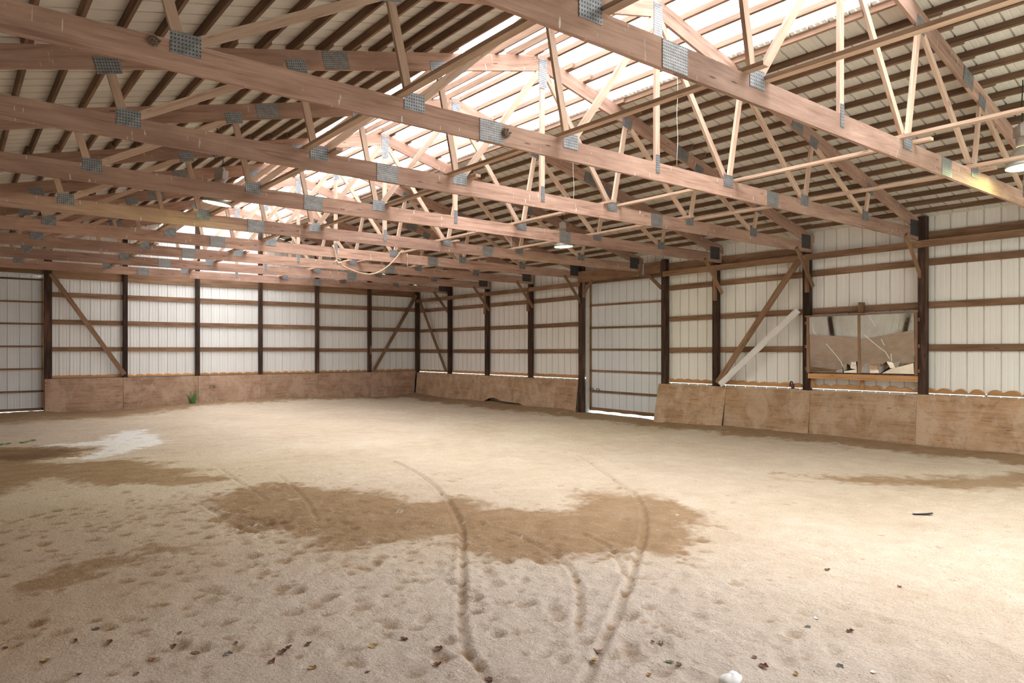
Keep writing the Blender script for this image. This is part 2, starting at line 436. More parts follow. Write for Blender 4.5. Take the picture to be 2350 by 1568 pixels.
TRACKS = [(.034, .032, [(-9.17, -14.52), (-9.44, -15.71), (-9.99, -17.26), (-10.65, -18.66), (-11.09, -19.4), (-11.97, -20.67), (-12.48, -21.42), (-12.65, -21.73), (-12.77, -22.15), (-12.81, -22.33), (-12.95, -22.9)]),
 (.030, .034, [(-6.1, -15.98), (-7.31, -17.9), (-8.04, -19.0), (-8.55, -19.61), (-9.26, -20.28), (-10.31, -21.08), (-10.91, -21.52), (-11.68, -22.05), (-12.35, -22.48), (-12.5, -22.58), (-12.9, -22.9)]),
 (.022, .032, [(-10.63, -19.06), (-10.56, -19.6), (-10.75, -20.37), (-10.96, -20.9), (-11.36, -21.42), (-11.86, -21.91)]),
 (.018, .03, [(-9.98, -20.06), (-10.19, -20.63), (-10.6, -21.18), (-10.75, -21.37)]),
 (.02, .028, [(-11.74, -13.35), (-11.94, -15.11), (-12.05, -16.33)]),
 (.02, .028, [(-11.22, -14.54), (-11.66, -16.64), (-12.0, -17.85)]),
 (.02, .03, [(-12.76, -15.77), (-12.79, -17.47), (-12.69, -18.01)])]
BERM = ([-16.2, -13, -12.6, -10.8, -8.6, -6.45, -4.3, -2.2, 0.2], [.10, .10, .06, .06, .15, .20, .17, .10, .08])
def floor_xy():
    xs = np.arange(-16.15, .16, .03)
    ys = np.concatenate([np.arange(YF+.1, -24.6, .08), np.arange(-24.6, -17.5, .022), np.arange(-17.5, -11, .04), np.arange(-11, .14, .07)])
    return xs, ys
def make_floor():
    xs, ys = floor_xy(); X, Y = np.meshgrid(xs, ys)
    x, y = X.ravel(), Y.ravel(); z = np.zeros_like(x)
    z += .05*vnoise(x, y, 1, 2.2) + .018*vnoise(x, y, 2, .7) + .010*vnoise(x, y, 3, .28) + .009*vnoise(x, y, 4, .11) + .007*vnoise(x, y, 5, .05)
    # trampled lumps are stronger in the near left half of the arena
    tramp = np.clip((-15.5-y)/3, 0, 1)*np.clip(1.15-.12*np.abs(x+12), .2, 1)
    z += tramp*(.014*vnoise(x, y, 6, .17)+.012*vnoise(x, y, 7, .08))
    z += np.clip((y+3.2)/3.0, 0, 1)**1.5*np.interp(x, *BERM)                 # sand banked up at the back wall
    rb = np.clip((x+1.6)/1.5, 0, 1)**1.6; z += rb*(.07+.05*np.clip((y+13)/4, 0, 1))*np.where((y < -9.6) & (y > -13.3), .35, 1)
    # hoof prints
    n = 2200
    hx = np.where(rng.random(n) < .7, rng.normal(-12.1, 1.5, n), rng.uniform(-15.5, -6, n))
    hy = np.where(rng.random(n) < .75, rng.uniform(-23.2, -15.2, n), rng.uniform(-22, -13, n))
    extra = [(-13.0, -20.3), (-12.4, -21.6), (-12.1, -21.3), (-12.65, -21.5), (-11.5, -22.0), (-10.9, -22.2), (-10.2, -22.4), (-10.6, -22.7), (-12.2, -20.3), (-12.6, -20.7)]
    hx = np.concatenate([hx, [e[0] for e in extra]]); hy = np.concatenate([hy, [e[1] for e in extra]])
    nx, ny = len(xs), len(ys); Z = z.reshape(ny, nx); PR = np.zeros_like(Z)
    for a, c in zip(hx, hy):
        r = rng.choice([rng.uniform(.022, .042), rng.uniform(.042, .072)], p=[.7, .3]); dep = r*rng.uniform(.14, .34)*(1 if a < -10.5 else .65); an = rng.uniform(0, 3.14)
        i0, i1 = np.searchsorted(xs, [a-2.4*r, a+2.4*r]); j0, j1 = np.searchsorted(ys, [c-2.4*r, c+2.4*r])
        if i1-i0 < 2 or j1-j0 < 2: continue
        dx = X[j0:j1, i0:i1]-a; dy = Y[j0:j1, i0:i1]-c
        u = dx*math.cos(an)+dy*math.sin(an); v = -dx*math.sin(an)+dy*math.cos(an)
        d = np.sqrt((u/1.25)**2+v**2)/r
        Z[j0:j1, i0:i1] += -dep*np.exp(-d**5) + dep*.3*np.exp(-((d-1.35)/.35)**2)
        PR[j0:j1, i0:i1] = np.maximum(PR[j0:j1, i0:i1], np.exp(-d**4)*rng.uniform(.05, .50))
    z = Z.ravel()
    tmask = np.zeros_like(z)
    for dep, w, pl in TRACKS:
        sp = spline(pl); px = [p[0] for p in sp]; py = [p[1] for p in sp]
        s_ = (x > min(px)-.4) & (x < max(px)+.4) & (y > min(py)-.4) & (y < max(py)+.4)
        d = pdist(x[s_], y[s_], sp)/w
        z[s_] += -dep*np.exp(-d**4)*(.9+.3*vnoise(x[s_], y[s_], 9, .3)) + dep*.35*np.exp(-((d-1.7)/.45)**2)
        tmask[s_] = np.maximum(tmask[s_], np.exp(-d**4)*.30)
    wob = .34*vnoise(x, y, 21, .55)+.26*vnoise(x, y, 22, .18)+.20*vnoise(x, y, 23, .07)+.10*vnoise(x, y, 24, .035)
    damp = np.zeros_like(x)
    for k, (a, p) in DAMP.items():
        damp = np.maximum(damp, a*np.clip((sdist(x, y, p)+wob*1.1+.20)/.60, 0, 1))
    nearwall = np.clip((y+1.25+2.2*np.clip((-8.5-x)/4, 0, 1)+wob*1.8)/(.9+.8*np.clip((-8.5-x)/4, 0, 1)), 0, 1)*(.75+.9*np.clip((-9-x)/3, 0, 1)*np.clip((y+2.4)/2, 0, 1))
    nearright = np.clip((x+1.55+wob*1.5)/.9, 0, 1)*.95
    left = np.clip((-15.0-x+wob)/.8, 0, 1)*.7*np.clip((-16-y)/-8+1, 0, 1)
    damp *= .80+.5*vnoise(x, y, 31, .9)-.16*np.clip((x+10.6)/1.5, 0, 1)
    trod = np.clip((-11.2-x+1.2*vnoise(x, y, 32, 1.5))/2.2, 0, 1)*np.clip((-12-y)/4, 0, 1)*np.clip((y+22)/2.5, .25, 1)*.24 + .12*np.clip((-13.6-x)/2, 0, 1)
    damp = np.maximum.reduce([damp, nearwall, nearright, tmask, left, trod]) + PR.ravel()*.9
    grit = np.clip((-19.2-y+1.5*vnoise(x, y, 41, 1.1))/2.4, 0, 1)*np.clip((-9.2-x)/2.5, 0, 1)
    lime = np.clip((sdist(x, y, LIME)+wob*.5+.15)/.45, 0, 1)
    i = np.arange(ny-1)[:, None]*nx+np.arange(nx-1)[None, :]
    F = np.stack([i, i+1, i+nx+1, i+nx], -1).reshape(-1, 4)
    me = bpy.data.meshes.new('floor'); nv, nf = len(x), len(F)
    me.vertices.add(nv); me.vertices.foreach_set('co', np.stack([x, y, z], 1).ravel())
    me.loops.add(nf*4); me.loops.foreach_set('vertex_index', F.ravel().astype(np.int32))
    me.polygons.add(nf); me.polygons.foreach_set('loop_start', np.arange(0, nf*4, 4, dtype=np.int32))
    me.polygons.foreach_set('use_smooth', np.ones(nf, bool))
    for nm, d in (('damp', damp), ('lime', lime), ('grit', grit)):
        a = me.attributes.new(nm, 'FLOAT', 'POINT'); a.data.foreach_set('value', d.astype(np.float32))
    me.update(calc_edges=True); me.validate()
    me.materials.append(M['sand'])
    o = bpy.data.objects.new('floor', me); COL.objects.link(o); struct(o)
    return xs, ys, z.reshape(ny, nx)
FX, FY, FZ = make_floor()
def fz(x, y):
    j = int(np.clip(np.searchsorted(FY, y), 0, len(FY)-1)); i = int(np.clip(np.searchsorted(FX, x), 0, len(FX)-1)); return float(FZ[j, i])

mb = MB(); mb.grid([[(-60, -70, -.12), (-60, 50, -.12)], [(45, -70, -.12), (45, 50, -.12)]])
struct(mb.build('ground', M['ground'], org=(0, 0, -.12)))

# roof -------------------------------------------------------------
RP = .27
SKY = 1.70                                   # skylight reaches this far from the ridge
def roof_sheet(name, side, r0, r1, mat, y0=YF-.3, y1=.35):
    mb = MB(); zo = .092
    prof = ribbed(y0, y1, RP, -.07)
    def P(u, d, r): return (MID+side*(r-(d+zo)*SN*-1*0), u, PEAK-SL*r+(zo+d)/CS)
    mb.grid([[P(u, d, r0), P(u, d, r1)] for u, d in prof])
    return struct(mb.build(name, mat))
roof_sheet('ceiling', -1, SKY-.06, HALF+.35, M['roof'])
roof_sheet('ceiling', 1, SKY-.06, HALF+.35, M['roof'])
roof_sheet('window_1', -1, 0.0, SKY, M['skylight'])
roof_sheet('window_2', 1, 0.0, SKY, M['skylight'])

# walls ------------------------------------------------------------
WP = .285; WX = .118                           # rib pitch, siding plane behind the posts
def eave(u): return tct(0)+.085
def zc(y): return .02*min(1, max(0, (-y-8)/12))
mb = MB()
rp = lambda u, d, z: (WX+d, u, z)
for a_, c_ in ((-9.86, .13), (YF, -13.0)):          # the sheets stop short, leaving a slit of daylight over the skirt
    sheet(mb, ribbed(a_, c_, WP, -.02), rp, 1.115, eave)
    sheet(mb, ribbed(a_, c_, WP, -.02), rp, -.1, lambda u: 1.055+zc(u))
sheet(mb, ribbed(-13.0, -9.86, WP, -.02), rp, 4.06, eave)
struct(mb.build('wall_right', M['siding_right']))
mb = MB()
gable = lambda u: tct(u)+.085
bp = lambda u, d, z: (u, WX+d, z)
us = [p for p in ribbed(-12.96, .13, .278, -.10, 2, .006)]
us = sorted(us + [(MID, 0.0)])
sheet(mb, us, bp, -.1, gable)
sheet(mb, ribbed(-16.2, -12.96, .278, -.10), bp, 4.2, gable)
sheet(mb, ribbed(-16.2, -15.95, .278, -.10), bp, -.1, 4.2)
struct(mb.build('wall_back', M['siding_back']))
mb = MB()
sheet(mb, ribbed(YF, .13, WP, .1), lambda u, d, z: (-16.12-WX-d, u, z), -.1, lambda u: tct(-16.12)+.085)
struct(mb.build('wall_left', M['siding_back']))
FO = (-9.6, -1.6)
mb = MB()                                     # unseen front end: doorway opening placed and sized to shape the daylight
sheet(mb, ribbed(-16.2, FO[0], WP, .1), lambda u, d, z: (u, YF-d, z), -.1, gable)
sheet(mb, ribbed(FO[1], .13, WP, .1), lambda u, d, z: (u, YF-d, z), -.1, gable)
sheet(mb, sorted(ribbed(FO[0], FO[1], WP, .1)+[(MID, 0.0)]), lambda u, d, z: (u, YF-d, z), 4.2, gable)
struct(mb.build('wall_front', M['siding_back']))
# what the mirrors see on the far side wall
mb = MB(); mb.box((-16.05, YF, -.1), (-16.01, .1, 1.85)); struct(mb.build('baseboard_left', M['plyleft']))
for k in range(1, 9):
    mb = MB(); mb.box((-16.19, -k*S-.07, -.1), (-16.05, -k*S+.07, 4.4))
    tag(mb.build('wall_post', M['post']), f'dark post of the side wall facing the mirrors, {ORD[k]} from its back end', 'post', 'posts of the left side wall')

# ------------------------------------------------------------------ doors
def rails(parent, boxes, names):
    for (lo, hi), nm in zip(boxes, names):
        b_ = MB(); b_.box(lo, hi); b_.build(nm, M['rail'], parent)
# right wall door (sliding, hung outside the posts)
mb = MB(); sheet(mb, ribbed(-13.0, -9.94, WP, -.02, 1), lambda u, d, z: (.20+d*.7, u, z), lambda u: .07+.012*(u+13)+.012*math.sin(u*9), 4.45)
d2 = struct(mb.build('door_2', M['siding_door']))
zz = [.70, 1.32, 1.97, 2.63, 3.32]
for z in zz:
    b_ = MB(); b_.board((.178, -13.0, z-.012), (.178, -9.95, z), .055, .04); b_.build('rail', M['rail'], d2)
b_ = MB(); b_.board((.178, -13.0, .135), (.178, -9.95, .16), .09, .04); b_.build('bottom_rail', M['rail'], d2)
b_ = MB(); b_.box((.158, -9.99, .12), (.198, -9.93, 4.0)); b_.build('stile', M['rail'], d2)
b_ = MB(); b_.tube([(.15, -9.98+.035, .79), (.13, -10.10, .79), (.15, -10.15, .72)], .009); b_.tube([(.155, -10.26, .72), (.13, -10.27, .78), (.13, -10.36, .78), (.155, -10.37, .72)], .009)
b_.build('latch', M['chain'], d2)
b_ = MB(); b_.tube([(.14, -12.90, .72), (.13, -12.92, .5), (.13, -12.90, .35), (.135, -12.93, .22), (.13, -12.88, .17)], .008, 6); b_.build('tie_cord', M['blue'], d2)
# back wall door at the far left
mb = MB(); sheet(mb, ribbed(-15.95, -12.99, .30, -.10, 3), lambda u, d, z: (u, .20+d*.7, z), .12, 4.7)
d1 = struct(mb.build('door_1', M['siding_door']))
for z in (.71, 1.385, 2.06, 2.74, 3.40, 4.08):
    b_ = MB(); b_.board((-15.95, .178, z), (-13.0, .178, z), .05, .04); b_.build('rail', M['rail'], d1)
b_ = MB(); b_.board((-15.95, .178, .165), (-13.0, .178, .165), .08, .04); b_.build('bottom_rail', M['rail'], d1)
b_ = MB(); b_.box((-13.04, .158, .13), (-12.98, .198, 4.2)); b_.build('stile', M['rail'], d1)
# white jamb flashing beside the right door
mb = MB(); mb.box((.06, -9.945, -.05), (.215, -9.875, 4.1)); struct(mb.build('trim_1', M['flash']))

# ------------------------------------------------------------------ posts
def post(x, y, w, zt, label, wide=None, cleat=None):
    root = thing('wall_post', (x, y, -.1), label, 'post', 'posts along the walls')
    wx, wy = wide or (w, w)
    b_ = MB(); b_.box((x-wx/2, y-wy/2, -.1), (x+wx/2, y+wy/2, zt)); b_.build('timber', M['post'], root)
    if cleat:
        b_ = MB(); b_.box(*cleat); b_.build('cleat', M['girt'], root)
    return root
post(0, 0, .14, tct(0)+.05, 'black corner post where the back wall and mirror wall meet')
names = {1: 'first', 2: 'second', 3: 'third'}
for k in (1, 2, 3):
    cl = ((-.13, -k*S-.02, 3.25), (-.072, -k*S+.065, 4.02)) if k > 1 else None
    post(0, -k*S, .135, tct(0)+.05, f'dark mirror wall post, {names[k]} from the corner before the tall white door', cleat=cl)
post(0, -4*S, .15, tct(0)+.05, 'dark post on the far jamb of the tall white door')
post(0, -13.0, .15, 4.42, 'dark post on the near jamb of the tall white door')
post(0, -6*S, .14, tct(0)+.02, 'dark wall post between the near door jamb and the long diagonal brace',
     cleat=((-.13, -6*S-.07, 3.2), (-.072, -6*S+.01, 4.0)))
post(0, -7*S, .15, tct(0)+.02, 'black wall post just before the cracked mirrors',
     cleat=((-.13, -7*S-.085, 3.25), (-.078, -7*S-.005, 4.0)))
post(0, -8*S, .15, 4.62, 'dark brown wall post just beyond the cracked mirrors')
BX = [0, -2.19, -4.37, -6.50, -8.63, -10.82, -12.90]
bl = {1: 'first back wall post from the corner, with a small block nailed on', 2: 'second back wall post from the corner',
      3: 'third back wall post from the corner', 4: 'fourth back wall post from the corner, beside the green fern',
      5: 'brown mottled back wall post at the foot of the diagonal brace'}
for j in range(1, 6):
    cl = ((BX[1]-.02, -.09, 1.78), (BX[1]+.05, -.07, 2.12)) if j == 1 else None
    post(BX[j], 0, .125, tct(BX[j])+.03, bl[j], cleat=cl)
post(-12.90, 0, .2, tct(-12.9)+.03, 'wide black back wall post at the jamb of the back wall door', wide=(.20, .15))

# ------------------------------------------------------------------ girts
def ninterp(y, a, b): return b + (a-b)*min(1, max(0, (-y-8)/12.0))      # a at y=-20, b at y=-8 and further
right_bays = [(-.07, -S+.07, 'in the corner bay', ), (-S-.07, -2*S+.07, 'in the corner-side second bay'), (-2*S-.07, -3*S+.07, 'in the corner-side third bay'),
              (-3*S-.07, -4*S+.07, 'just before the tall white door'), (-13.07, -6*S+.07, 'just after the tall white door'),
              (-6*S-.07, -7*S+.07, 'behind the long diagonal brace'), (-7*S-.07, -8*S+.07, 'over the mirrors'), (-8*S-.07, -22.6, 'beyond the mirrors')]
rows = [('lowest', 2.0, 1.91, .135), ('middle', 2.855, 2.745, .13), ('upper', 3.715, 3.575, .135)]
for bi, (y0, y1, where) in enumerate(right_bays):
    for ri, (nm, zn, zf, w) in enumerate(rows):
        if bi == 6 and ri == 0: continue
        b_ = MB(); b_.board((.09, y0, ninterp(y0, zn, zf)), (.09, y1, ninterp(y1, zn, zf)), w, .038)
        tag(b_.build('wall_girt', M['girt']), f'{nm} brown girt on the mirror wall {where}', 'girt', 'girts on the mirror wall')
    # eave girt on the inner face of the posts
    b_ = MB(); b_.board((-.09, y0+(.07 if bi not in (0,) else 0), ninterp(y0, 4.07, 3.97)), (-.09, y1-.07, ninterp(y1, 4.07, 3.97)), .14, .036)
    tag(b_.build('wall_girt', M['girt']), f'top girt on the mirror wall posts under the trusses {where}', 'girt', 'girts on the mirror wall')
    # outer header
    if bi > 3 and bi != 6:
        b_ = MB(); b_.board((.085, y0, 4.20), (.085, y1, 4.20), .23, .045)
        tag(b_.build('eave_header', M['girt']), f'dark eave header plank topping the mirror wall {where}', 'header', 'eave headers on the mirror wall')
def chewed(a, b, zb, zt, axis, label, amp=.05, dens=1.0):
    """bottom girt with its upper edge gnawed into scallops between the ribs"""
    n = 90; L = abs(b-a); pts = []; ph = random.uniform(0, 6); sgn = 1 if b > a else -1
    r = np.random.default_rng(int(abs(a*100)+abs(b*37))); lump = np.interp(np.linspace(0, 30, n+1), np.arange(31), r.random(31))
    top = []
    for i in range(n+1):
        u = i/n*L; sc = abs(math.sin(math.pi*(u/.285)+ph*.3)); g = amp*dens*(1-sc**.6)*(.35+.9*lump[i]) + .012*lump[i]
        top.append((a+sgn*u, zt-g))
    mk = (lambda u, z, d: (d, u, z)) if axis == 'y' else (lambda u, z, d: (u, d, z))
    d0, d1 = .058, .104
    mbx = MB(); ou = random.uniform(0, 30)
    rowA = [mk(u, zb, d0) for u, z in top]; rowB = [mk(u, z-.022, d0) for u, z in top]; rowC = [mk(u, z, d0+.022) for u, z in top]; rowD = [mk(u, z, d1) for u, z in top]; rowE = [mk(u, zb, d1) for u, z in top]
    ws = [0, .1, .13, .16, .28]
    mbx.grid([rowA, rowB, rowC, rowD, rowE, rowA], uv=lambda i, j: (ou+j*L/n, ou+([0, .1, .13, .16, .28, .33][i])))
    return tag(mbx.build('chewed_girt', M['chew']), label, 'girt', 'gnawed girts above the kickboards')
def zc(y): return .02*min(1, max(0, (-y-8)/12))
for bi, (y0, y1, where) in enumerate(right_bays):
    w2 = 'under the mirrors' if bi == 6 else ('at the foot of the long diagonal brace' if bi == 5 else where)
    chewed(y0, y1, 1.070+zc(y0), [1.165, 1.175, 1.175, 1.18, 1.19, 1.20, 1.20, 1.205][bi], 'y', f'gnawed orange-brown bottom girt on the mirror wall {w2}', [.05, .03, .03, .015, .04, .07, .07, .11][bi])
bws = ['beside the corner', 'in the second bay from the corner', 'in the third bay from the corner', 'behind the fern', 'between fern and diagonal brace', 'behind the diagonal brace near the door']
hb = [('lowest', 1.98, .13), ('middle', 2.81, .145), ('upper', 3.645, .15)]
for j in range(6):
    x0, x1 = BX[j]-.06, BX[j+1]+.06
    for nm, z, w in hb:
        dz = -.03 if j < 2 else 0
        b_ = MB(); b_.board((x0, .09, z+dz), (x1, .09, z+dz), w, .038)
        tag(b_.build('wall_girt', M['girt']), f'{nm} brown girt on the back wall {bws[j]}', 'girt', 'girts on the back wall')
    b_ = MB(); b_.board((x0, .085, 4.26), (x1, .085, 4.26), .24, .045)
    tag(b_.build('wall_header', M['girt']), f'wide brown header plank topping the back wall {bws[j]}', 'header', 'headers on the back wall')
    chewed(x0, x1, 1.09, 1.185, 'x', f'gnawed orange-brown bottom girt on the back wall {bws[j]}', [.05, .06, .045, .04, .05, .02][j])
b_ = MB(); b_.board((-12.98, .07, 4.36), (-15.95, .07, 4.36), .22, .05)
tag(b_.build('wall_header', M['rail']), 'dark header plank over the door in the back wall', 'header', 'headers on the back wall')
# door header on the right wall: inner beam that carries a truss
b_ = MB(); b_.board((-.10, -9.72, 4.19), (-.10, -12.15, 4.19), .34, .05)
tag(b_.build('door_header', M['girt']), 'deep brown header beam over the far part of the tall white door', 'header')
b_ = MB(); b_.board((-.10, -12.36, 4.21), (-.10, -12.93, 4.21), .32, .05)
tag(b_.build('door_header', M['girt']), 'short end piece of header beam at the near jamb of the tall white door', 'header')
b_ = MB(); b_.board((.05, -9.86, 4.01), (.05, -12.93, 4.01), .10, .05)
tag(b_.build('track_board', M['rail']), 'ochre track board along the top of the tall white door', 'board')
for (a, c, lb) in (((-.155, -9.99, 3.66), (-.155, -10.36, 4.05), 'short knee brace at the far top corner of the tall white door'),
                   ((-.03, -12.90, 3.64), (-.03, -12.46, 4.02), 'short knee brace at the near top corner of the tall white door')):
    b_ = MB(); b_.board(a, c, .085, .038, (0, 1, 1)); tag(b_.build('knee_brace', M['girt']), lb, 'brace')
b_ = MB(); b_.box((-.11, -9.98, 3.55), (-.07, -9.90, 4.02)); tag(b_.build('jamb_block', M['girt']), 'short upright block behind the knee brace at the far jamb of the tall white door', 'block')

# ------------------------------------------------------------------ trusses
def truss_proto():
    y = 0.0; root = thing('roof_truss', (MID, y, ZB), 'x', 'truss', 'roof trusses')
    T = .042
    for a, b_ in ((-16.10, -10.75), (-10.745, -5.365), (-5.36, .03)):
        m_ = MB(); m_.board((a, y, (ZB+ZBT)/2), (b_, y, (ZB+ZBT)/2), ZBT-ZB, T); m_.build('bottom_chord', M['truss'], root)
    D = .235                                     # depth of top chord
    for sd in (-1, 1):
        cuts = [0.0, 3.42, HALF+.10]
        for a, b_ in zip(cuts[:-1], cuts[1:]):
            zt = lambda r: PEAK-SL*r
            dz = D/CS
            if b_ < 5:
                poly = [(MID, zt(0)), (MID+sd*b_, zt(b_)), (MID+sd*b_, zt(b_)-dz), (MID, zt(0)-dz)]
            else:
                re = (zt(0)-dz-ZBT)/SL           # where the underside meets the bottom chord
                poly = [(MID+sd*a, zt(a)), (MID+sd*b_, zt(b_)), (MID+sd*b_, ZBT+.003), (MID+sd*re, ZBT+.003), (MID+sd*a, zt(a)-dz)]
            pts = [(p[0], y-T/2, p[1]) for p in poly]
            m_ = MB(); m_.prism(pts, (0, T, 0), (sd*CS, 0, -SN)); m_.build('top_chord', M['truss'], root)
    zu = lambda r: PEAK-SL*r-D/CS               # underside of top chord
    J = [1.55, 3.64, 5.73]; TP = [1.92, 3.92, 5.92]
    def web(r0, z0, r1, z1, sd, w=.085):
        m_ = MB(); m_.board((MID+sd*r0, y, z0), (MID+sd*r1, y, z1), w, T*.95, (1, 0, 0)); m_.build('web', M['web'], root)
    web(0, ZBT, 0, zu(0)+.02, 1, .085)
    for sd in (-1, 1):
        prev = (0.06, zu(0)-.02)
        for jj, tt in zip(J, TP):
            web(jj-.04, ZBT, prev[0], prev[1], sd); web(jj+.04, ZBT, tt-.02, zu(tt)+.01, sd); prev = (tt+.07, zu(tt)-.01)
    def plate(x0, x1, z0, z1, mat, nm='gusset_plate', rot=0.0):
        c = V(((x0+x1)/2, y-T/2-.004, (z0+z1)/2)); a = V((math.cos(rot), 0, math.sin(rot)))*(x1-x0)/2; u = V((-math.sin(rot), 0, math.cos(rot)))
        m_ = MB(); m_.board(c-a, c+a, z1-z0, .005, u); m_.build(nm, mat, root)
    for sd in (-1, 1):
        for jj in J: plate(MID+sd*jj-.115, MID+sd*jj+.115, ZBT-.10, ZBT+.075, M['plate'])
        for tt in TP:
            plate(MID+sd*tt-.12, MID+sd*tt+.12, zu(tt)-.05, zu(tt)+.12, M['plate'], rot=-sd*math.atan(SL))
        plate(MID+sd*2.70-.155, MID+sd*2.70+.155, ZB+.004, ZBT-.004, M['splice'])
        plate(MID+sd*3.42-.17, MID+sd*3.42+.17, zu(3.42)+.01, zu(3.42)+D/CS-.012, M['splice'], rot=-sd*math.atan(SL))
        plate(MID+sd*7.80-.19, MID+sd*7.80+.19, ZBT-.16, ZBT+.15, M['heel'])
    plate(MID-.08, MID+.08, PEAK-.52, PEAK-.06, M['plate'])
    plate(MID-.035, MID+.035, ZBT-.14, ZBT+.10, M['plate'])
    return root
tl = {9: 'roof truss closest to the camera, a pale beam crossing high above',
      8: 'second roof truss from the camera, ending on the post beyond the mirrors',
      7: 'third roof truss from the camera, ending on the post before the mirrors',
      6: 'fourth roof truss from the camera, just in front of the two hanging lamps',
      5: 'fifth roof truss from the camera, just behind two hanging lamps, ending over the tall door',
      4: 'sixth roof truss from the camera, with a rope slung from its beam',
      3: 'roof truss third from the back wall', 2: 'roof truss second from the back wall', 1: 'rearmost roof truss, right against the back wall'}
tp = truss_proto(); tp.location = (MID, TY[9], ZB); tp['label'] = tl[9]
for k in range(8, 0, -1):
    c = copy_tree(tp, (MID, TY[k], ZB)); c['label'] = tl[k]

# ------------------------------------------------------------------ purlins (two-bay boards lapped over the trusses)
RS = [.13, .515, .90, 1.28, 1.70, 2.13, 2.46, 2.82, 3.18, 3.55] + [3.93+.38*i for i in range(11)]
def purlin_proto(sd, mat, i0):
    r0 = RS[i0]; x0 = MID+sd*r0; z0 = PEAK-SL*r0
    root = thing('roof_purlin', (x0, 0, z0), 'x', 'purlin')
    nrm = V((sd*SN, 0, CS)); sl = V((sd*CS, 0, -SN))
    cuts = [YF, -21.86-.0, TY[7], TY[5], TY[3], TY[1], .1]
    for i, (a, b_) in enumerate(zip(cuts[:-1], cuts[1:])):
        o = sl*(.021 if i % 2 else -.021) + nrm*.046 + V((x0, 0, z0))
        m_ = MB(); m_.board(o+V((0, a-.17, 0)), o+V((0, min(b_+.17, .1), 0)), .088, .038, nrm); m_.build('board', mat, root)
    return root
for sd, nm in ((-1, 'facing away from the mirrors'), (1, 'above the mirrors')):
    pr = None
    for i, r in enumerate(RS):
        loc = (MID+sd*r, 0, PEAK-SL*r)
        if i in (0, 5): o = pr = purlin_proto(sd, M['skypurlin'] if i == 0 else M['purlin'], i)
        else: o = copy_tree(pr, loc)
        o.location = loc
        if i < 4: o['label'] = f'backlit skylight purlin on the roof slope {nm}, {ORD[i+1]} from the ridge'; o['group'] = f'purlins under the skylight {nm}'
        elif i == 4: o['label'] = f'skylit purlin at the skylight edge on the roof slope {nm}'
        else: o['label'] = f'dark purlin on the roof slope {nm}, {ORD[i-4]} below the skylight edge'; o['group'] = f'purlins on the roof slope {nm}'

# ------------------------------------------------------------------ lateral bracing boards on the bottom chords
rowsB = [(-1, 3.64, '', 'outer row away from mirrors'), (-1, 1.55, '', 'inner row away from mirrors'),
         (1, 1.55, '', 'inner row on the mirror side'), (1, 3.64, '', 'outer row on the mirror side')]
for sd, r, desc, short in rowsB:
    segs = [(9, -26.6, 0), (7, 9, 1), (5, 7, 0), (3, 5, 1), (1, 3, 0)]
    for qi, (ka, kb, par) in enumerate(segs):
        side = (-1 if par else 1)*(1 if sd < 0 else -1)
        x = MID+sd*r + side*.155; tilt = side*.02
        ya = TY[ka]+.22; yb = (TY[kb]-.22) if kb > 0 else kb
        b_ = MB(); b_.board((x, ya, ZBT+.0205), (x+tilt, yb, ZBT+.0205), .086, .038, (1, 0, 0))
        tag(b_.build('bracing_board', M['brace']), f'flat bracing board across truss beams, {short}, {["first from the camera", "second from the camera", "third from the camera", "fourth from the camera", "at the back wall"][qi]}', 'brace', f'bracing boards, {short}')

# ------------------------------------------------------------------ knee braces from trusses to posts
kn = {1: 'first', 2: 'second', 3: 'third', 4: 'fourth', 6: 'sixth', 7: 'seventh', 8: 'eighth'}
wh = {1: 'at the first mirror wall post from the corner', 2: 'at the second mirror wall post from the corner', 3: 'at the third mirror wall post from the corner',
      4: 'at the far jamb of the tall white door', 6: 'at the post before the long diagonal brace', 7: 'at the post just before the mirrors', 8: 'at the post just beyond the mirrors'}
for k in kn:
    y = TY[k] - .045
    b_ = MB(); b_.board((-.70, y, 4.20), (-.01, y-.005, 3.38), .09, .038, (1, 0, 1))
    tag(b_.build('knee_brace', M['girt']), f'slanting knee brace under the truss end {wh[k]}', 'brace', 'knee braces on the mirror wall')

# ------------------------------------------------------------------ diagonal wall braces
def diag(a, c, w, mat, lb, wd, t=.038, nm='diagonal_brace'):
    b_ = MB(); b_.board(a, c, w, t, wd); return tag(b_.build(nm, mat), lb, 'brace' if nm == 'diagonal_brace' else 'board')
diag((-12.84, -.085, 4.26), (-10.86, -.085, 1.17), .135, M['girt'], 'long diagonal brace on the back wall falling from the wide black door post', (1, 0, .5))
diag((-.10, -.085, 4.22), (-2.03, -.085, 1.17), .125, M['girt'], 'long diagonal brace on the back wall leaning up into the corner', (1, 0, -.5))
diag((-.12, -.34, 4.05), (-.095, -2.30, 1.14), .12, M['girt'], 'long diagonal brace on the mirror wall falling away from the corner', (0, 1, .4))
diag((-.115, -16.93, 4.0), (-.095, -14.74, 1.12), .14, M['girt'], 'long diagonal brace on the mirror wall above the white leaning board', (0, 1, -.4))
diag((-.13, -16.93, 2.86), (-.15, -14.86, 1.085), .15, M['white_board'], 'white painted board leaning diagonally on the siding beneath the long brace', (0, 1, -.4), .03, 'leaning_board')

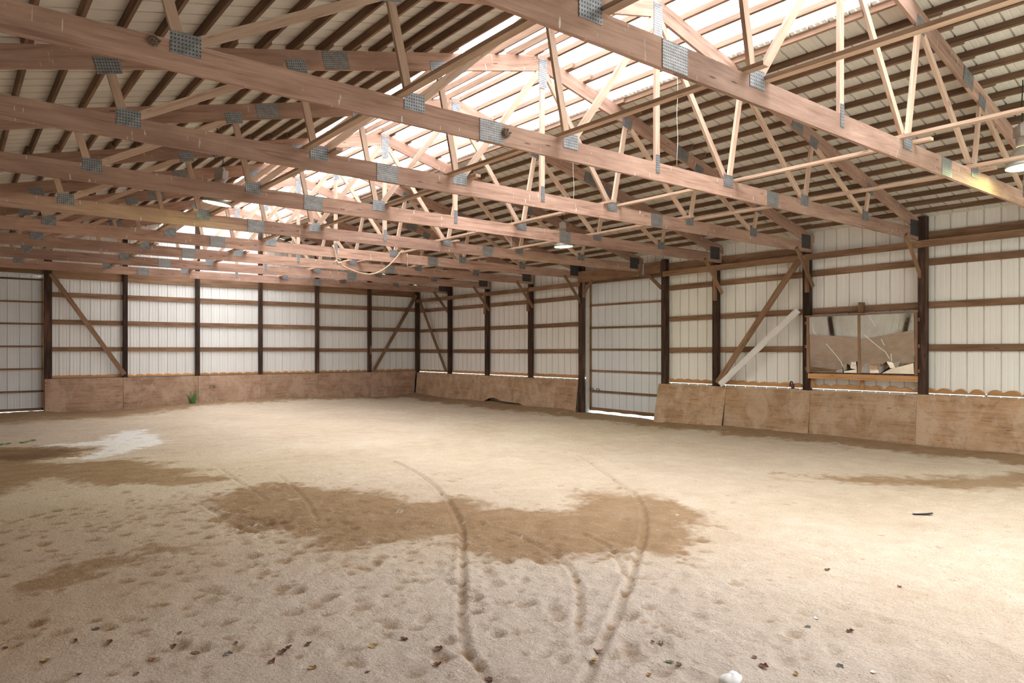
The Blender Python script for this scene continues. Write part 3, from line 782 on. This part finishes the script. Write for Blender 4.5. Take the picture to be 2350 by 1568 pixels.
# ------------------------------------------------------------------ kickboards
def kick_right(y0, y1, label, bot=None, xb=-.24, zt=1.03):
    n = 14; F_, B_ = [], []
    mbx = MB(); rows_ = [[], [], [], []]
    for i in range(n+1):
        y = y0+(y1-y0)*i/n; zb = bot(y) if bot else -.12
        f = (zt-zb)/(zt+.1); xt = -.10; xbt = xt+(xb-xt)*f
        rows_[0].append((xt, y, zt)); rows_[1].append((xbt, y, zb)); rows_[2].append((xbt+.022, y, zb)); rows_[3].append((xt+.022, y, zt))
    ou = random.uniform(0, 30); L = abs(y1-y0); hs = [0, 1.15, 1.17, 2.3, 2.32]
    mbx.grid([rows_[0], rows_[1], rows_[2], rows_[3], rows_[0]], uv=lambda i, j: (ou+j*L/n, ou+hs[i]))
    a, b_, c, d = (rows_[k][0] for k in range(4)); mbx.add([a, b_, c, d], [(0, 3, 2, 1)], [[(0, 0), (.02, 0), (.02, 1), (0, 1)]])
    a, b_, c, d = (rows_[k][-1] for k in range(4)); mbx.add([a, b_, c, d], [(0, 1, 2, 3)], [[(0, 0), (.02, 0), (.02, 1), (0, 1)]])
    return tag(mbx.build('kickboard', M['plyright']), label, 'kickboard', 'plywood kickboards on the mirror wall')
hole = lambda y: -.10+.36*math.exp(-((y+5.45)/.70)**2)+.24*math.exp(-((y+6.6)/.6)**2)
hole2 = lambda y: -.10+.27*math.exp(-((y+6.75)/.7)**2)
kick_right(-.152, -2.93, 'plywood kickboard on the mirror wall, the one touching the corner', xb=-.20)
kick_right(-2.934, -4.46, 'short plywood kickboard on the mirror wall, second from the corner', xb=-.22)
kick_right(-4.464, -6.62, 'plywood kickboard on the mirror wall, with the dark gap dug out under it', hole)
kick_right(-6.624, -8.72, 'plywood kickboard on the mirror wall, second before the tall white door', hole2)
kick_right(-8.724, -9.70, 'short darker plywood kickboard touching the far jamb of the tall white door')
kick_right(-12.86, -15.0, 'plywood kickboard leaning out beside the near jamb of the tall white door', xb=-.34, zt=1.035)
kick_right(-15.004, -17.21, 'pale plywood kickboard under the white leaning board', xb=-.26, zt=1.04)
kick_right(-17.214, -19.44, 'pale plywood kickboard under the cracked mirrors', xb=-.22, zt=1.045)
kick_right(-19.444, -22.6, 'darker plywood kickboard just beyond the mirrors', xb=-.2, zt=1.065)
def kick_back(x0, x1, label):
    b_ = MB(); ou = random.uniform(0, 30)
    zt = 1.075
    b_.prism([(x0, -.10, zt), (x1, -.10, zt), (x1, -.15, -.1), (x0-(.16 if x0 > -.3 else 0), -.15, -.1)], (0, .022, 0), (1, 0, 0))
    return tag(b_.build('kickboard', M['plyback']), label, 'kickboard', 'plywood kickboards on the back wall')
ks = [-.13, -2.19, -4.37, -6.53, -8.63, -10.90, -13.0]
for j, lb in enumerate(['plywood kickboard on the back wall, the one touching the corner', 'plywood kickboard on the back wall, second from the corner', 'plywood kickboard on the back wall, third from the corner',
                        'plywood kickboard on the back wall with the green moss tuft', 'plywood kickboard on the back wall between fern and diagonal brace', 'plywood kickboard on the back wall touching the door post']):
    kick_back(ks[j]-.004, ks[j+1]+.004, lb)

# ------------------------------------------------------------------ mirrors
MZ0, MZ1 = 1.455, 2.69
def pane_x(a, z, t0, t1, a0, a1, bow):
    t = t0+(t1-t0)*(a-a0)/(a1-a0); return -.10 - (z-MZ0)*math.tan(t) - bow*math.sin(math.pi*(z-MZ0)/(MZ1-MZ0))
MT = [(math.radians(1.75), math.radians(1.35)), (math.radians(1.15), math.radians(1.95))]
def mirror(a0, a1, tt, label, cracks, shards, cut):
    root = thing('wall_mirror', (-.1, -(a0+a1)/2, MZ0), label, 'mirror')
    n = 26; fx = lambda a, z: pane_x(a, z, tt[0], tt[1], a0, a1, .003)
    mbx = MB(); cols = []
    for i in range(n+1):
        a = a0+(a1-a0)*i/n; zl = MZ0+cut((a-a0)/(a1-a0)); cols.append([(fx(a, zl+(MZ1-zl)*k/12), -a, zl+(MZ1-zl)*k/12) for k in range(13)])
    mbx.grid(cols, smooth=True); pn = mbx.build('pane', M['mirror'], root)
    mbx = MB(); mbx.box((-.07, -a1, MZ0), (-.055, -a0, MZ1)); mbx.build('backing', M['dark'], root)
    for pl in cracks:
        m_ = MB(); W_ = a1-a0
        for p, q in zip(pl[:-1], pl[1:]):
            P = [(fx(a0+W_*u, MZ1-(MZ1-MZ0)*v)-.004, -(a0+W_*u), MZ1-(MZ1-MZ0)*v) for u, v in (p, q)]
            m_.board(P[0], P[1], .009, .003, (0, 1, .3))
        m_.build('crack', M['crack'], pn)
    for poly, rx, rz in shards:
        m_ = MB(); W_ = a1-a0; cu = sum(p[0] for p in poly)/len(poly); cv = sum(p[1] for p in poly)/len(poly); pts = []
        for u, v in poly:
            a = a0+W_*u; z = MZ1-(MZ1-MZ0)*v; pts.append((-.112-math.tan(rz)*(z-(MZ1-(MZ1-MZ0)*cv))-math.tan(rx)*(a-(a0+W_*cu)), -a, z))
        m_.prism(pts, (.006, 0, 0)); m_.build('shard', M['mirror'], root)
    return root
R_ = math.radians
cutL = lambda u: 0 if u < .55 else .02 + .16*max(0, (u-.66))/.34 + .07*(u > .69)
cutR = lambda u: .13+.03*math.sin(u*17) if u < .38 else (.19+.03*math.sin(u*23) if u < .6 else .22+.42*(u-.6))
mirror(17.20, 18.27, MT[0], 'cracked mirror pane with one long diagonal crack, beside the black post',
       [[(.07, .12), (.09, .27), (.15, .33)], [(.36, .49), (.51, .64), (.57, .70), (.67, .82), (.69, .88)]],
       [([(.56, .96), (.70, .93), (.70, .995), (.56, .995)], R_(5), R_(-3)), ([(.70, .86), (.83, .81), (.84, .92), (.72, .97)], R_(-3), R_(-4.5)), ([(.84, .815), (.97, .79), (.985, .93), (.85, .92)], R_(9), R_(3)), ([(.72, .97), (.98, .93), (.98, .995), (.72, .995)], R_(0), R_(7))], cutL)
mirror(18.33, 19.40, MT[1], 'badly cracked mirror pane with a shattered lower edge, beside the brown post',
       [[(.16, .0), (.30, .20)], [(.08, .34), (.22, .45), (.37, .56), (.48, .63), (.55, .74)], [(.40, .41), (.46, .52)], [(.58, .66), (.59, .78)]],
       [([(.0, .84), (.16, .83), (.19, .99), (.0, .99)], R_(6), R_(-4)), ([(.17, .84), (.32, .87), (.35, .99), (.19, .99)], R_(-9), R_(3.5)), ([(.33, .80), (.50, .78), (.55, .88), (.38, .99), (.35, .99)], R_(6), R_(-5)), ([(.50, .79), (.60, .80), (.66, .90), (.56, .90)], R_(-6), R_(6)), ([(.58, .81), (.78, .74), (.72, .88), (.66, .88)], R_(4), R_(-4)), ([(.78, .73), (.99, .65), (.99, .80), (.74, .86)], R_(-3), R_(2.6)), ([(.40, .99), (.58, .91), (.99, .81), (.99, .99)], R_(0), R_(7.5))], cutR)
fr = thing('mirror_surround', (-.1, -18.3, MZ0), 'thin brown wooden frame around the two cracked mirrors', 'frame')
for nm, lo, hi in (('side_strip', (-.135, -17.19, MZ0-.01), (-.085, -17.13, MZ1+.02)), ('side_strip', (-.14, -19.45, MZ0-.01), (-.085, -19.41, MZ1+.02)),
                   ('center_strip', (-.135, -18.325, MZ0), (-.09, -18.275, MZ1))):
    b_ = MB(); b_.box(lo, hi); b_.build(nm, M['girt'], fr)
b_ = MB(); b_.board((-.12, -17.10, MZ1+.02), (-.12, -19.46, MZ1+.035), .03, .06); b_.build('top_strip', M['girt'], fr)
for z in (1.53, 2.03, 2.56):
    for yy in (-17.11, -19.46):
        b_ = MB(); b_.box((-.11, yy-.03, z-.035), (-.02, yy+.03, z+.035)); b_.build('spacer', M['girt'], fr)
b_ = MB(); b_.box((-.06, -18.34, 2.68), (.065, -18.25, 2.97)); tag(b_.build('hanging_block', M['girt']), 'short upright block on the girt above the middle of the two mirrors', 'block')
sb = thing('mirror_shelf', (-.05, -18.3, 1.27), 'brown plank shelf carrying the two mirrors, on short studs', 'shelf')
b_ = MB(); b_.board((-.06, -17.15, 1.372), (-.06, -19.45, 1.372), .115, .10); b_.build('plank', M['chew'], sb)
for yy in (-17.19, -18.30):
    b_ = MB(); b_.box((.0, yy-.035, 1.09), (.055, yy+.035, 1.327)); b_.build('stud', M['chew'], sb)

# ------------------------------------------------------------------ hanging lamps
def lamp(x, y, z, ax, label):
    ax = V(ax).normalized(); c = V((x, y, z)); root = thing('hanging_lamp', (x, y, z), label, 'lamp', 'hanging high-bay lamps')
    m_ = MB(); m_.lathe([(.215, 0), (.225, .015), (.205, .06), (.165, .16), (.12, .24), (.09, .27)], c, ax, 36); rf = m_.build('reflector', M['reflector'], root)
    m_ = MB(); m_.lathe([(.001, .004), (.12, .0), (.212, .006)], c, ax, 36); m_.build('lens', M['lens'], rf)
    m_ = MB(); m_.lathe([(.085, .27), (.085, .40), (.001, .40)], c, ax, 20); m_.build('socket_housing', M['lampgrey'], root)
    q = ax.orthogonal().normalized()
    m_ = MB(); m_.board(c+ax*.405-q*.0, c+ax*.56, .17, .15, q); m_.build('ballast_box', M['lampgrey'], root)
    m_ = MB(); m_.board(c+ax*.56, c+ax*.60, .07, .06, q); m_.build('cap', M['lampgrey'], root)
    top = c+ax*.60; hook = V((x, y+.02, tct(x)+.01))
    m_ = MB(); m_.tube([top, top+V((.012, 0, .12)), top+V((-.012, 0, .26)), top+V((.014, 0, .4)), (hook+top)/2+V((0, 0, .1)), hook], .007, 6); m_.tube([hook+V((-.03, 0, -.35)), hook+V((-.05, 0, -.45)), hook+V((-.02, 0, -.55)), hook+V((.01, 0, -.45)), hook+V((-.03, 0, -.35))], .007, 6)
    m_.build('power_cord', M['chain'], root)
    return root
lamp(-11.84, -13.45, 4.335, (.12, -.10, 1), 'lit hanging lamp among the trusses on the side away from the mirrors')
lamp(-4.12, -13.40, 4.34, (-.04, .02, 1), 'lit hanging lamp among the trusses in front of the tall white door')
lamp(-4.05, -22.35, 4.385, (.0, .05, 1), 'lit hanging lamp cut off at the picture edge, near the closest truss')

# ------------------------------------------------------------------ rope, strings, nests, small things up high
y4 = TY[4]-.065
rp_ = thing('hanging_rope', (-7.2, y4, 3.8), 'pale rope slung in a loop under a truss beam', 'rope')
m_ = MB(); m_.tube(spline3 := [(-8.13, y4+.1, 4.40), (-8.16, y4-.01, 4.42), (-8.12, y4-.02, 4.30), (-8.09, y4-.02, 4.15), (-8.06, y4-.02, 4.05)], .018, 8); m_.build('knotted_end', M['rope'], rp_)
L_ = []
for i in range(25):
    t = i/24; x = -8.07+t*1.77; a = (t-.46)/.54 if t > .46 else (t-.46)/.46
    zb_ = 3.80; za = 4.03 if t < .46 else 4.462
    L_.append((x-.02*t, y4-.03, zb_+(za-zb_)*abs(a)**1.9))
m_ = MB(); m_.tube(L_, .017, 8); m_.build('loop', M['rope'], rp_)
m_ = MB(); m_.tube([(-8.16, y4-.03, 3.98), (-8.10, y4-.06, 4.06), (-8.04, y4-.02, 4.0), (-7.98, y4-.04, 4.03), (-7.93, y4-.03, 3.94)], [.012, .028, .03, .024, .010], 8); m_.build('knot', M['rope'], rp_)
m_ = MB(); m_.tube([(-6.30, y4-.05, 4.462), (-6.26, y4-.01, 4.462), (-6.20, y4+.04, 4.41)], .017, 8); m_.build('rope_end', M['rope'], rp_)
m_ = MB(); m_.tube([(-6.16, y4-.02, 4.40), (-6.16, y4-.03, 4.34), (-6.15, y4-.03, 4.30), (-6.16, y4-.03, 4.20), (-6.17, y4-.03, 4.15), (-6.16, y4-.03, 4.06)], [.009, .02, .009, .009, .022, .010], 8)
tag(m_.build('rope_tail', M['rope']), 'short knotted rope tail hanging from the beam right of the slung rope', 'rope')
def string(x, y, z0, z1, label, r=.004):
    m_ = MB(); n = 9; m_.tube([(x+.012*math.sin(i*1.3+x), y, z0+(z1-z0)*i/n) for i in range(n+1)], r, 5); return tag(m_.build('hanging_string', M['twine']), label, 'string')
string(-4.95, -12.5, 6.0-.2, 4.35, 'thin pale string hanging left of the right-hand lamp')
string(-6.62, TY[8]+.8, 6.1, 4.75, 'thin pale string hanging beside the second nearest truss near the skylight edge')
string(-6.15, TY[7]+1.3, 5.9, 4.5, 'thin pale string hanging behind the third nearest truss')
def nest(x, k, z, label, seed, s_=.05):
    r = random.Random(seed); y = TY[k]-.021; root = thing('mud_nest', (x, y, z), label, 'nest')
    m_ = MB(); prof = [(s_*1.05, 0), (s_*1.0, .018), (s_*.7, .034), (s_*.3, .04), (.0005, .041)]
    m_.lathe(prof, (x, y, z), (0, -1, 0), 14); m_.build('mound', M['nest'], root)
    m_ = MB()
    for q in range(15):
        a = r.uniform(0, 6.28); d = s_*math.sqrt(r.random())*.85; m_.lathe([(.0095, .02), (.0095, .046), (.006, .046), (.005, .03)], (x+d*math.cos(a), y, z+d*math.sin(a)), (0, -1, 0), 8)
    m_.build('cell', M['nest'], root)['kind'] = 'stuff'
nest(-10.57, 8, 4.285, 'round papery nest stuck on the beam beside a splice plate', 3, .055)
nest(-14.02, 8, 4.335, 'small mud nest on the second truss beam, beside a gusset plate', 5, .042)

# ------------------------------------------------------------------ small things on the walls
bt = thing('spray_bottle', (-.06, -16.73, 1.06), 'dark red bottle with black handle on the kickboard ledge before the mirrors', 'bottle')
m_ = MB(); m_.lathe([(.001, 0), (.036, .0), (.038, .02), (.038, .10), (.02, .125), (.016, .13)], (-.06, -16.76, 1.06), (0, 0, 1), 18); m_.build('body', M['red'], bt)
m_ = MB(); m_.tube([(-.07, -16.70, 1.09), (-.07, -16.695, 1.16), (-.07, -16.705, 1.21), (-.07, -16.73, 1.225), (-.06, -16.76, 1.20)], .016, 8); m_.build('handle', M['black'], bt)
m_ = MB(); m_.box((-.090, -16.715, 1.085), (-.084, -16.68, 1.11)); m_.build('tag', M['label'], bt)

# ------------------------------------------------------------------ plants
def frond(mbx, base, dirv, length, leaf, n=9, droop=.5):
    base = V(base); d = V(dirv).normalized(); side = d.cross(V((0, 0, 1))).normalized(); pts = []
    for i in range(n+1):
        t = i/n; pts.append(base + d*length*t - V((0, 0, 1))*droop*length*t*t)
    mbx.tube(pts, [.004*(1-.7*i/n) for i in range(n+1)], 5)
    for i in range(1, n+1):
        p = pts[i]; t = (pts[i]-pts[i-1]).normalized(); w = leaf*(1-.6*i/n)
        for s_ in (-1, 1):
            tip = p + side*s_*w + t*w*.5; m1 = p + side*s_*w*.5 + t*w*.02; m2 = p + side*s_*w*.55 + t*w*.55
            mbx.add([p, m1, tip, m2], [(0, 1, 2, 3)], [[(0, 0)]*4])
fx_, fy_ = -8.86, -.26; fb = fz(fx_, fy_)
pl = thing('fern', (fx_, fy_, fb), 'green fern growing at the foot of the back wall kickboards', 'plant')
r = random.Random(4)
for q in range(11):
    a = r.uniform(0, 6.28); m_ = MB(); frond(m_, (fx_+.05*math.cos(a), fy_+.05*math.sin(a), fb-.02), (.36*math.cos(a), -abs(.3*math.sin(a)), 1), r.uniform(.42, .78), .065, 16, .28); m_.build('frond', M['plant'], pl)
m_ = MB(); frond(m_, (fx_+.12, fy_, fb+.48), (1, -.1, .1), .22, .05, 8, .4); m_.build('frond', M['plant'], pl)
ts = thing('moss_tuft', (-8.17, -.15, .69), 'small green moss tuft growing out of a back wall kickboard', 'plant')
for q in range(9):
    a = r.uniform(-1, 1); m_ = MB(); frond(m_, (-8.17+a*.09, -.13, .69+r.uniform(-.02, .04)), (a*.7, -.5, .35), r.uniform(.05, .09), .035, 5, .4); m_.build('sprig', M['plant'], ts)
for i, (x, y, s_, mt, lb) in enumerate([(-14.42, -7.48, .17, 'plant', 'small green weed in the sand at the left edge of the picture'), (-14.27, -7.35, .12, 'plant', 'tiny green weed in the sand, second from the left edge'),
                              (-14.06, -7.36, .12, 'plant', 'tiny green weed in the sand between other weeds, third from the left edge'), (-13.86, -7.10, .15, 'plant2', 'yellow-green weed in the sand, farthest right of the small weeds'),
                              (-13.98, -7.25, .12, 'plant2', 'small yellow-green weed just left of the last weed on the sand')]):
    zf = fz(x, y); w = thing('weed', (x, y, zf), lb, 'plant', 'weeds on the sand at the left')
    for q in range(7):
        a = r.uniform(0, 6.28); m_ = MB(); frond(m_, (x, y, zf-.01), (.8*math.cos(a), .8*math.sin(a), .7), s_*r.uniform(.7, 1.2), s_*.35, 5, .5); m_.build('stem', M[mt], w)

# ------------------------------------------------------------------ leaves, rock, strip, straw on the sand
def leaf_mesh(seed, s_=1.0):
    r = random.Random(seed); m_ = MB(); n = 8; L = .062*s_; rowsL = [[], [], [], [], []]
    curl = r.uniform(.15, .9); fold = r.uniform(.1, .8)
    for i in range(n+1):
        t = i/n; w = .020*s_*math.sin(math.pi*min(1, t*1.02+.0))**.7*(1+.25*math.sin(t*13+seed))+.001
        x = (t-.5)*L; zc_ = .012*s_*curl*(2*t-1)**2*2
        for k, q in enumerate((-1, -.5, 0, .5, 1)):
            rowsL[k].append((x, q*w, zc_+abs(q)**1.5*w*fold+.003))
    m_.grid(rowsL, smooth=True); m_.tube([(-.5*L, 0, .024*s_*curl), (-.62*L, .004, .03*s_*curl)], .0012*s_, 5)
    return m_
LEAVES = [(-14.6, -19.94, 'b'), (-14.43, -20.13, 'b'), (-14.02, -20.24, 'b'), (-14.1, -20.4, 'b'), (-14.01, -20.58, 'b'), (-13.78, -20.67, 'b'), (-13.86, -20.78, 'g'), (-13.41, -20.98, 'b'), (-13.53, -20.96, 'r'), (-13.59, -21.0, 'b'), (-14.26, -20.56, 'r'), (-13.69, -21.08, 'r'), (-14.65, -20.52, 'r'), (-14.38, -20.73, 'b'), (-13.52, -21.32, 'y'), (-14.46, -19.77, 'g'), (-14.78, -20.13, 'y'), (-14.97, -19.74, 'b'), (-12.91, -21.78, 'r'), (-12.87, -21.29, 'b'), (-12.77, -21.57, 'b'), (-13.1, -21.29, 'y'), (-13.29, -21.59, 'b'), (-11.96, -22.22, 'r'), (-11.6, -22.36, 'b'), (-11.56, -22.4, 'b'), (-11.74, -22.62, 'n'), (-11.73, -22.68, 'b'), (-11.99, -22.67, 'y'), (-12.75, -22.08, 'b'), (-12.1, -22.31, 'y'), (-11.28, -22.92, 'b'), (-11.33, -23.02, 'r'), (-10.54, -22.87, 'g'), (-10.34, -22.83, 'w'), (-10.87, -23.47, 'w'), (-11.26, -23.19, 'y'), (-10.96, -23.31, 'g'), (-9.15, -22.29, 'r'), (-9.12, -22.89, 'r'), (-10.4, -23.1, 'b')]
kindn = {'b': 'curled brown leaf', 'r': 'reddish-brown leaf', 'y': 'yellowed leaf', 'g': 'dark grey leaf', 'n': 'dull green leaf', 'w': 'pale bleached leaf'}
protos = {}
# order each kind by how it stands in the picture, left to right (bearing from the viewpoint)
def bearing(p): return math.atan2(p[0]+15.2644, p[1]+25.4611)
cnt = {}
for x, y, c in sorted(LEAVES, key=bearing): cnt[c] = cnt.get(c, 0)+1
seen = {}
for i, (x, y, c) in enumerate(sorted(LEAVES, key=bearing)):
    seen[c] = seen.get(c, 0)+1; vk = (c, i % 3)
    if vk not in protos:
        o = leaf_mesh(i*7+3).build('dry_leaf', M['leaf_'+c], org=(0, 0, 0)); protos[vk] = o
    else:
        o = protos[vk].copy(); COL.objects.link(o)
    o.location = (x, y, fz(x, y)-.001); o.rotation_euler = (r.uniform(-.25, .25), r.uniform(-.25, .25), r.uniform(0, 6.28)); s_ = r.uniform(.6, 1.05); o.scale = (s_, s_, s_)
    pos = 'only one on the sand' if cnt[c] == 1 else (f'leftmost of its colour on the sand' if seen[c] == 1 else (f'rightmost of its colour on the sand' if seen[c] == cnt[c] else (f'{ORD[seen[c]]} from the left of its colour' if seen[c] < 19 else f'number {seen[c]} from the left of its colour')))
    tag(o, f'{kindn[c]} on the foreground sand, {pos}', 'leaf', 'dry leaves on the sand')
def rock():
    x, y = -11.69, -23.03; z = fz(x, y); r = random.Random(2); m_ = MB(); n, k = 18, 9; g = []
    for i in range(k+1):
        th = math.pi*i/k; row = []
        for j in range(n+1):
            ph = 2*math.pi*(j % n)/n; rr = 1+.10*math.sin(3*ph+th*2)+.08*math.sin(5*ph+1.3)*math.sin(2*th)
            row.append((x+.085*rr*math.sin(th)*math.cos(ph+.6), y+.055*rr*math.sin(th)*math.sin(ph+.6), z+.02+.036*rr*math.cos(th)))
        g.append(row)
    m_.grid(g, smooth=True); tag(m_.build('white_stone', M['rock']), 'white stone on the sand at the bottom edge of the picture', 'stone')
rock()
x, y = -6.20, -21.95; z = fz(x, y)
m_ = MB(); pts = []
for i in range(9):
    t = i/8; pts.append([(x-.10+.17*t*.7, y+.09-.17*t, z+.012+.02*t*t), (x-.08+.17*t*.7+.03*(.4+t), y+.10-.17*t+.012, z+.012+.02*t*t)])
m_.grid(pts, smooth=True); m_.grid([[(p[0], p[1], p[2]-.006) for p in q] for q in pts][::-1], smooth=True)
tag(m_.build('rubber_scrap', M['rubber']), 'black scrap of rubber strip lying on the bright sand at the right', 'scrap')
def straw(x, y, n, sp, label, ln=.16):
    m_ = MB(); r = random.Random(int(abs(x*100)))
    for q in range(n):
        a = r.uniform(0, 3.14); px = x+r.uniform(-sp, sp); py = y+r.uniform(-sp, sp); zz_ = fz(px, py)+.008; l = ln*r.uniform(.5, 1)
        m_.tube([(px-l/2*math.cos(a), py-l/2*math.sin(a), zz_), (px, py, zz_+.008), (px+l/2*math.cos(a), py+l/2*math.sin(a), zz_)], .0025, 4)
    o = tag(m_.build('straw', M['straw']), label, 'straw'); o['kind'] = 'stuff'
straw(-1.45, -13.9, 60, .35, 'scattered straw on the sand beside the tall white door')
def stick(x, y, a, l, label):
    z = fz(x, y)+.008; m_ = MB(); m_.tube([(x-l/2*math.cos(a), y-l/2*math.sin(a), z), (x+.01, y+.01, z+.012), (x+l/2*math.cos(a), y+l/2*math.sin(a), z)], .0028, 5); tag(m_.build('twig', M['straw']), label, 'twig')
stick(-13.25, -20.9, .3, .10, 'thin pale straw stalk on the sand among the leaves at lower left')
stick(-12.25, -21.75, 1.2, .12, 'thin pale straw stalk on the sand beside the longest tyre track')
stick(-15.0, -19.7, 1.0, .12, 'thin pale stalk on the sand at the left edge of the picture')

# ------------------------------------------------------------------ light
w = bpy.data.worlds.new('overcast_sky'); scene.world = w; w.use_nodes = True
bg = w.node_tree.nodes['Background']; bg.inputs[0].default_value = (.92, .965, 1.03, 1)
N = NT(w.node_tree)                            # overcast sky: three times brighter overhead than at the horizon
sz = N.n('ShaderNodeSeparateXYZ'); N.l(N.n('ShaderNodeTexCoord').outputs['Generated'], sz.inputs[0])
N.l(N.math('MULTIPLY', N.math('ADD', .30, N.math('MULTIPLY', N.math('MAXIMUM', sz.outputs[2], 0.0), 1.5)), 1.4), bg.inputs[1])
def portal(loc, rot, sx, sy):
    L = bpy.data.lights.new('daylight_portal', 'AREA'); L.shape = 'RECTANGLE'; L.size = sx; L.size_y = sy; L.cycles.is_portal = True
    o = bpy.data.objects.new('daylight_portal', L); COL.objects.link(o); o.location = loc; o.rotation_euler = rot; o['kind'] = 'helper'
an = math.atan(SL)
for sd in (-1, 1):
    portal((MID+sd*SKY/2, (YF+.35)/2, PEAK-SL*SKY/2+.16), (0, sd*an, 0), SKY, 27.6)
portal(((FO[0]+FO[1])/2, YF-.05, 2.1), (math.radians(90), 0, 0), FO[1]-FO[0], 4.3)

# ------------------------------------------------------------------ camera
cam = bpy.data.cameras.new('camera'); co = bpy.data.objects.new('camera', cam); COL.objects.link(co)
co.location = (-15.2644, -25.4611, 1.95); co.rotation_euler = (math.radians(90), 0, -.6731)
cam.sensor_width = 36; cam.lens = 1623.66/2350*36; cam.shift_y = 19.74/2350; cam.clip_start = .05; cam.clip_end = 300
scene.camera = co
vs_ = scene.view_settings; vs_.view_transform = 'Standard'; vs_.look = 'None'; vs_.exposure = 2.4; vs_.gamma = 1.0; vs_.use_curve_mapping = False
scene.render.film_transparent = False
cy = scene.cycles; cy.use_denoising = True; cy.max_bounces = 8; cy.diffuse_bounces = 5; cy.use_adaptive_sampling = True; cy.adaptive_threshold = .025; cy.transparent_max_bounces = 12; cy.glossy_bounces = 4
cy.sample_clamp_indirect = 8
# drop working properties
for o in bpy.data.objects:
    if '_org' in o: del o['_org']
